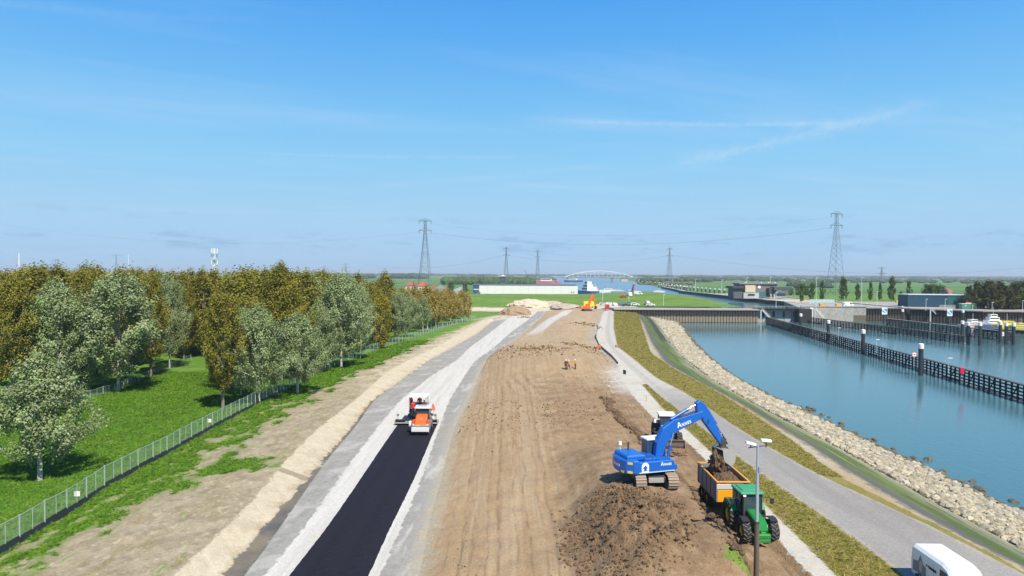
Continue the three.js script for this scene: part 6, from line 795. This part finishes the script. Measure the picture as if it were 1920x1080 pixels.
{ const p = G(1793, 566, 2.4), t = thing('red_roof_barn', 'barn with curved red and dark roof behind the blue shed', 'barn', p.x, 2.3, p.z - 30); mesh('wall', bx(10, 4, 8, 6, 2, 0, .05), navy, t); mesh('roof', cy(5.6, 5.6, 8.4, 6, 3.6, 0, 'z', 24), mat(.04, .06, .12, .6), t); mesh('gable', bx(6, 3.5, .3, 11, 6, 4, .05, [0, 0, -.4]), mat(.5, .16, .16), t); }
// quayside odds and ends
[[1683, 567, 5, 4, [.62, .52, .05], 'yellow skip standing on the lock quay'], [1862, 578, 8, 4.6, [.05, .26, .5], 'light blue skip on the quay above the boats'], [1886, 579, 4, 5, [.02, .07, .3], 'dark blue bin on the quay above the yellow boat'], [1541, 574, 6, 5, [.75, .30, .02], 'orange plant trailer on the lock island, left'], [1570, 575, 4, 5, [.75, .35, .02], 'orange plant box on the lock island, next to the white van']].forEach(([px, py, w, h, c, l]) => { const p = G(px, py, 2.45), s = -p.z / FOCAL, t = thing('skip', l, 'skip', p.x, 2.45, p.z); const W = w * s * 1.6, Hh = h * s; mesh('tub', [ext([[-W / 2, Hh], [-W * .38, .1], [W * .38, .1], [W / 2, Hh], [W * .46, Hh], [W * .34, .25], [-W * .34, .25], [-W * .46, Hh]], 1.8, .02), bx(W * .7, .15, 1.7, 0, .25, 0, .02)], mat(...c, .6), t); for (const s2 of [-1, 1]) mesh('end_plate', bx(W * .8, Hh * .9, .08, 0, Hh * .5, s2 * .85, .02), mat(...c, .6), t); });
{ const r = rng(8); const t0 = (px, py, l) => { const p = G(px, py, 2.42), t = thing('quay_fence', l, 'fence', p.x, 2.4, p.z); const n = 26; for (let i = 0; i < n; i++) mesh('pale', bx(.12, 1.4 + .3 * r(), .06, i * .42, .75, 0, 0), mat(.5, .5, .48), t); mesh('rail', bx(n * .42, .08, .08, n * .21, .9, -.06, 0), mat(.45, .45, .44), t); }; t0(1762, 577, 'pale picket fence in front of the blue shed'); t0(1872, 578, 'grey picket fence on the quay behind the boats'); }
// ---------------------------------------------------------------- cars
function car(label, x, y, z, turn, c, kind, group = 'vehicles parked behind the sheet pile wall') {
  const t = thing(kind === 'van' ? 'parked_van' : kind === 'pickup' ? 'pickup_truck' : 'parked_car', label, kind === 'van' ? 'van' : kind === 'pickup' ? 'truck' : 'car', x, y, z, turn, group), p = mat(...c, .35, { coat: .8 });
  const L = kind === 'van' ? 5.2 : 4.4, W = kind === 'van' ? 2.0 : 1.8, prof = kind === 'van' ? [[-2.6, .4], [-2.58, 2.2], [-2.4, 2.35], [.9, 2.35], [1.4, 2.1], [1.95, 1.25], [2.5, 1.05], [2.6, .4]] : kind === 'pickup' ? [[-2.6, .5], [-2.6, 1.1], [-.6, 1.1], [-.5, 1.95], [.9, 2.0], [1.6, 1.25], [2.5, 1.1], [2.6, .5]] : [[-2.2, .35], [-2.22, .9], [-1.95, 1.0], [-1.5, 1.42], [.15, 1.46], [.95, .98], [2.0, .82], [2.2, .6], [2.18, .32]];
  mesh('body', side(ext(prof, W, .12)), p, t); const gl = kind === 'van' ? [[.55, 1.3], [.6, 2.1], [1.3, 2.05], [1.8, 1.32]] : kind === 'pickup' ? [[-.35, 1.25], [-.3, 1.85], [.8, 1.88], [1.35, 1.28]] : [[-1.7, .98], [-1.4, 1.36], [.1, 1.39], [.75, .98]]; for (const s of [-1, 1]) mesh('side_window', side(ext(gl, .03, 0)).translate(s * (W / 2 + .005), 0, 0), glassDark, t);
  if (kind === 'van') mesh('windscreen', quad(V(-.8, 1.32, 1.97), V(.8, 1.32, 1.97), V(.75, 2.08, 1.46), V(-.75, 2.08, 1.46)), glassDark, t); else if (kind === 'pickup') mesh('windscreen', quad(V(-.75, 1.3, 1.62), V(.75, 1.3, 1.62), V(.7, 1.92, 1.0), V(-.7, 1.92, 1.0)), glassDark, t); else { mesh('windscreen', quad(V(-.72, 1.0, .98), V(.72, 1.0, .98), V(.66, 1.43, .22), V(-.66, 1.43, .22)), glassDark, t); mesh('rear_window', quad(V(.68, 1.02, -2.0), V(-.68, 1.02, -2.0), V(-.62, 1.4, -1.56), V(.62, 1.4, -1.56)), glassDark, t); }
  for (const s of [-1, 1]) for (const zz of [-L * .3, L * .3]) mesh('wheel', cy(.34, .34, .22, s * (W / 2 - .1), .34, zz, 'x', 14), rubber, t); for (const s of [-1, 1]) mesh('headlight', bx(.3, .14, .06, s * W * .36, kind === 'van' ? .9 : .72, L / 2 - .02, .02), mat(.8, .8, .78, .2), t); return t;
}
{ const P = (px, py, lev = 2.3) => G(px, py, lev); const put = (px, py, turn, c, kind, l, lev) => { const p = P(px, py, lev); car(l, p.x, Math.max(lev ?? 2.3, H2(p.x, p.z)) + .03, p.z, turn, c, kind); };
  const Wt = [.72, .73, .74], G3 = [.10, .12, .13];
  put(1138, 581, 3.1, [.40, .02, .03], 'van', 'red delivery van parked at the end of the concrete path', 1.5); put(1152.5, 573.5, .1, Wt, 'car', 'white car with dark windscreen nearest to the red van, facing the viewer'); put(1144, 572, 1.7, Wt, 'car', 'white car half hidden behind the red van'); put(1164, 573.5, .15, [.06, .13, .3], 'car', 'blue car parked right of the two white cars'); put(1174, 574.5, 1.5, [.02, .07, .07], 'car', 'dark green car parked side on next to the blue car'); put(1191, 573, 1.35, Wt, 'car', 'white car in the middle of the car row, side on'); put(1197, 561.5, 1.3, Wt, 'van', 'large white van parked higher on the grass', 2.6); put(1213, 571.5, .3, Wt, 'pickup', 'white pickup truck facing the viewer between the white cars'); put(1220, 574, 1.25, Wt, 'car', 'white car at the right end of the car row'); put(1168.5, 563, 1.6, [.45, .03, .04], 'car', 'red car parked on the grass behind the blue car', 2.6); put(1180, 562, .2, Wt, 'van', 'small white box van parked on the grass left of the large white van', 2.6); put(1181, 571, 1.4, [.2, .26, .25], 'car', 'grey green car behind the dark green car'); put(1131, 572, 1.5, [.5, .5, .5], 'car', 'pale car behind the orange excavator');
  put(1590, 575, 1.5, Wt, 'van', 'white van standing on the lock island beside the orange boxes', 2.45); put(1700, 573.5, 1.6, Wt, 'car', 'white car parked left of the blue shed', 2.42); put(1715, 573.8, 1.5, Wt, 'car', 'white car parked against the blue shed corner', 2.42); }
{ // orange excavator at the far end of the dike, yellow box behind it
  const p = G(1098, 582, 1.5), y = 1.45, t = thing('orange_excavator', 'orange crawler excavator at the far end of the dike', 'excavator', p.x, y, p.z + 6, 1.9); for (const s of [-1, 1]) mesh('track', side(ext([[-2.2, .45], [-1.8, 0], [1.8, 0], [2.2, .45], [1.8, .95], [-1.8, .95]], .6, .05)).translate(s * 1.3, 0, 0), darkSteel, t);
  mesh('house', [bx(2.9, 1.3, 4.2, 0, 1.9, -.9, .15)], orangePaint, t); mesh('counterweight', bx(2.8, 1.2, 1.0, 0, 1.9, -3.1, .25), mat(.75, .28, .02, .5), t); const cab = mesh('cab', bx(1.0, 1.7, 1.6, .85, 2.6, .6, .12), orangePaint, t); mesh('window_pane', bx(.8, 1.1, .05, .85, 2.8, 1.42, 0), pane, cab); mesh('window_pane', bx(.05, 1.1, 1.3, 1.36, 2.8, .6, 0), pane, cab); mesh('cab_roof', bx(1.0, .14, 1.6, .85, 3.5, .6, .05), whitePaint, cab); mesh('boom', side(ext(ribbon([[.6, 1.8], [1.3, 4.2], [2.2, 6.6], [2.9, 7.6]], [.3, .5, .45, .25]), .55, .03)), orangePaint, t); mesh('arm', side(ext(ribbon([[2.7, 8.2], [3.4, 6.2], [4.4, 2.4]], [.15, .4, .18]), .4, .03)), mat(.55, .13, .02, .5), t); mesh('bucket', side(ext([[4.1, 2.4], [4.9, 2.2], [5.0, 1.4], [4.4, .9], [3.7, 1.2], [4.3, 1.5]], 1.4, .03)), darkSteel, t);
  const q = G(1104, 572, 2.5), w = thing('yellow_tank', 'bright yellow container standing behind the orange excavator', 'container', q.x, 1.0, q.z, .1); mesh('shell', bx(6, 2.6, 2.4, 0, 2.1, 0, .12), mat(.75, .55, .01, .5), w); for (const s of [-1, 1]) mesh('skid', bx(.3, .9, 2.2, s * 2, .45, 0, .03), darkSteel, w); mesh('lid', bx(1.2, .2, 1.2, -1, 3.45, 0, .05), mat(.65, .48, .01, .5), w); }
// spoil heaps by the end of the road
{ const heap = (label, px, py, rx, ry, rz, c, seed, lev = -.2) => { const p = G(px, py, lev), t = thing('spoil_heap', label, 'heap', p.x, lev - .15, p.z - rz * .6); raw('heap', lump(rx, ry, rz, seed, .16, 5, true), new THREE.MeshStandardMaterial({ map: soilTex, color: new THREE.Color().setRGB(...c), roughness: 1 }), t); };
  heap('conical brown spoil heap at the end of the new road', 966, 592, 7.2, 4.2, 6, [2.7, 3.0, 3.4], 41); heap('wide pale sand heap behind the brown spoil heap', 992, 577, 12, 4.8, 10, [4.7, 6.3, 8.8], 42); heap('low grey gravel heap right of the pale sand heap', 1030, 576, 10, 3.6, 9, [3.6, 5.0, 7.4], 43); heap('flat gravel ridge stretching towards the orange excavator', 1062, 578, 9, 2.4, 9, [3.4, 4.7, 7.0], 44, .6); }
// ---------------------------------------------------------------- vessels
function boat(name, label, x, y, z, turn, L, hull, deck, cabin, storeys, group) { const t = thing(name, label, 'boat', x, y, z, turn, group), W = L * .3, h = L * .1; const g = plan([[-W / 2, L * .48], [W / 2, L * .48], [W / 2, -L * .2], [W * .3, -L * .4], [0, -L * .52], [-W * .3, -L * .4], [-W / 2, -L * .2]], 0, h, .05); mesh('hull', g, mat(...hull, .45), t); mesh('deck', bx(W * .85, .12, L * .8, 0, h + .03, .0, .03), mat(...deck, .6), t); mesh('rubbing_strake', [bx(.12, .2, L * .66, W / 2, h * .75, -L * .14, .03), bx(.12, .2, L * .66, -W / 2, h * .75, -L * .14, .03)], blackPaint, t); let yy = h; for (let k = 0; k < storeys; k++) { const f = .72 - k * .14, hh = L * .085; mesh('deckhouse', bx(W * f, hh, L * (.4 - k * .1), 0, yy + hh / 2, -L * .02, .1), mat(...cabin, .45), t); mesh('window_band', [bx(W * f + .06, hh * .4, L * (.36 - k * .1), 0, yy + hh * .62, -L * .02, 0)], glassDark, t); yy += hh; } mesh('mast', [cy(.07, .05, L * .22, 0, yy + L * .11, 0, 'y', 6), bx(L * .1, .08, .1, 0, yy + L * .13, 0, 0)], offWhite, t); mesh('railing', [tube([V(-W * .4, h + .7, L * .4), V(-W * .42, h + .7, -L * .2), V(0, h + .8, -L * .46), V(W * .42, h + .7, -L * .2), V(W * .4, h + .7, L * .4)], .04, 30, 4)], offWhite, t); return t; }
const Yl = [.72, .60, .02], Wh = [.72, .72, .72], Bl = [.03, .08, .22], Rd = [.4, .05, .06]; const PB = 'pilot boats at the quay', pb = (px, py, turn, L, hull, deck, cabin, st, l) => { const p = G(px, py, WATER); boat('pilot_boat', l, p.x, WATER - .3, p.z, turn, L, hull, deck, cabin, st, PB); };
pb(1824, 612, 1.9, 13, [.6, .5, .5], Rd, Wh, 2, 'white and red pilot boat at the left end of the quay'); pb(1862, 611, 1.6, 16, Bl, Wh, Wh, 3, 'large white patrol boat with dark blue hull in the middle of the quay'); pb(1888, 612, 1.75, 15, Yl, Yl, Yl, 1, 'bright yellow pilot boat in front of the white patrol boat'); pb(1914, 614, 1.9, 12, [.5, .46, .06], Yl, [.55, .52, .15], 1, 'dull yellow launch at the right picture edge'); pb(1850, 614, 1.4, 9, [.06, .1, .25], Bl, [.12, .2, .36], 1, 'small blue work boat left of the patrol boat');
{ const sp = (px, py, lev, turn, L, hull, deck, cabin, st, l) => { const p = G(px, py, lev); boat('ship', l, p.x, lev - .3, p.z, turn, L, hull, deck, cabin, st, 'vessels on the canal'); };
  sp(1103, 551, 0, .3, 34, [.04, .14, .36], Wh, [.74, .70, .66], 3, 'white and blue inland ship just right of the warehouse'); sp(1116, 549, 0, 2.9, 24, [.03, .08, .2], Wh, [.65, .68, .72], 2, 'dark blue passenger boat behind the white and blue ship'); sp(1140, 547.5, 0, 1.6, 22, Wh, Wh, Wh, 1, 'low white cruiser moored right of the ships'); sp(1160, 548, 0, 1.5, 16, [.2, .3, .4], Wh, Wh, 1, 'small white motor yacht right of the low cruiser'); sp(1025, 531.5, 0, 1.4, 52, [.5, .12, .14], Wh, Wh, 1, 'red and white barge far off left of the bridge'); sp(1075, 528.5, 0, 1.2, 44, Bl, Wh, Wh, 1, 'distant barge below the left end of the arch'); sp(1235, 547.5, 0, 1.5, 12, Wh, Wh, Wh, 1, 'tiny white boat beyond the grass dike');
  const p = G(1184, 549, .2), t = thing('channel_marker', 'leaning red and dark channel marker beacon on the canal bank', 'beacon', p.x, -.2, p.z); mesh('post', beam(V(0, 0, 0), V(2.2, 9, 0), 1.4, 1.2), mat(.06, .05, .07), t); mesh('red_panel', beam(V(1.6, 1, .3), V(3.0, 9.2, .3), 1.0, .9), mat(.5, .06, .08), t); }
{ // landing stages
  const lp = (label, pts, h, pale) => { const t = thing('mooring_row', label, 'mooring posts', 0, 0, 0); pts.forEach(([x, z]) => { const o = mesh('post', cy(.9, .9, h, x, h / 2 - .5, z, 'y', 8), mat(.05, .06, .08), t); if (pale) mesh('post_cap', cy(1, 1, 1.2, x, h - .2, z, 'y', 8), offWhite, o); }); };
  lp('row of dark timber mooring posts left of the red and white barge', Array.from({ length: 14 }, (_, i) => { const p = at(968 + i * 3.3, 1180 + i * 22); return [p.x, p.z]; }), 4.5); lp('row of white-topped dolphins on the right side of the canal', Array.from({ length: 12 }, (_, i) => { const p = at(1196 + i * 8, 1420 - i * 55); return [p.x, p.z]; }), 5, true); lp('long row of white-capped bollards on the lock approach', Array.from({ length: 24 }, (_, i) => { const q = i / 23; return [mix(215, 207, q), mix(-1000, -600, q)]; }), 4.4, true); }
// houses and village left
function house(px, d, w, h, roofC, label, turn = .2) { const p = at(px, d), t = thing('house', label, 'house', p.x, -.3, p.z, turn, 'houses of the village'); mesh('wall', bx(w, h * .55, w * .8, 0, h * .275, 0, .03), mat(.45, .40, .36), t); const rf = mesh('roof', ext([[-w * .56, h * .55], [w * .56, h * .55], [0, h]], w * .9, 0), mat(...roofC, .8), t); mesh('chimney', bx(.9, 1.6, .9, w * .2, h * .95, 0, 0), mat(.25, .14, .1), rf); for (const x of [-.25, .25]) mesh('window', bx(w * .16, h * .18, .1, x * w, h * .3, w * .4 + .05, 0), pane, t); }
[[771, 760, 14, 10, [.45, .13, .09], 'red roofed house left of the tall left pylon'], [792, 700, 10, 11, [.55, .12, .09], 'steep red gabled house at the foot of the tall left pylon'], [812, 690, 9, 7, [.35, .12, .09], 'low red roofed house right of the tall left pylon'], [826, 670, 10, 7.5, [.25, .26, .32], 'grey roofed house right of the pylon foot'], [838, 680, 8, 6, [.42, .2, .14], 'small brown roofed house near the green bush'], [606, 900, 14, 11, [.10, .055, .06], 'dark roofed building above the silver poplars, left'], [632, 950, 12, 10, [.09, .05, .05], 'dark roofed building above the silver poplars, right'], [565, 880, 10, 8, [.5, .5, .5], 'pale house between the bronze and silver trees']].forEach((a) => house(...a));
{ const p = at(595, 1000), t = thing('church', 'small dark church with pointed spire above the trees', 'church', p.x, -.3, p.z); mesh('nave', bx(12, 9, 8, 6, 4.5, 0, .05), mat(.12, .06, .06), t); mesh('roof', ext([[-.5, 9], [12.5, 9], [12.5, 9.2], [6, 14], [-.5, 9.2]], 8.4, 0), mat(.08, .05, .06), t); mesh('tower', bx(3.6, 15, 3.6, -2, 7.5, 0, .05), mat(.14, .07, .07), t); mesh('spire', new THREE.ConeGeometry(2.4, 8, 4).translate(-2, 19, 0), mat(.07, .05, .07), t); }
{ const p = at(890, 545), t = thing('box_truck', 'pale lorry parked left of the warehouse corner', 'lorry', p.x - 10, -.2, p.z, 1.2); mesh('cargo_box', bx(2.5, 2.8, 7, 0, 2.3, -1, .05), offWhite, t); mesh('driver_cab', bx(2.4, 2.4, 2, 0, 1.7, 3.7, .15), mat(.3, .38, .5), t); for (const s of [-1, 1]) for (const z of [-3, 0, 3.5]) mesh('wheel', cy(.5, .5, .35, s * 1.1, .5, z, 'x', 12), rubber, t); }
slab('far_road', 'grey road with guard rail running to the distance left of the warehouse', [[-62, -505], [-50, -505], [-66, -1050], [-74, -1050]], -.3, .02, mat(.30, .30, .29, .9), 'road');
{ const p = at(978, 1450), t = thing('yellow_silo', 'ochre yellow block behind the timber landing', 'building', p.x, 0, p.z); mesh('block', bx(6, 11, 6, 0, 5.5, 0, .1), mat(.45, .33, .08), t); mesh('cap', bx(3, 2, 3, 0, 12, 0, .1), mat(.35, .27, .08), t); }
{ const p = at(986, 1900), t = thing('harbour_crane', 'thin dark crane jib above the trees left of the bridge', 'crane', p.x, 0, p.z); mesh('tower', bx(3, 16, 3, 4, 8, 0, .1), slate, t); mesh('jib', beam(V(4, 14, 0), V(-5, 30, 0), 1.2, 1.2), slate, t); }

renderer.render(scene, camera);
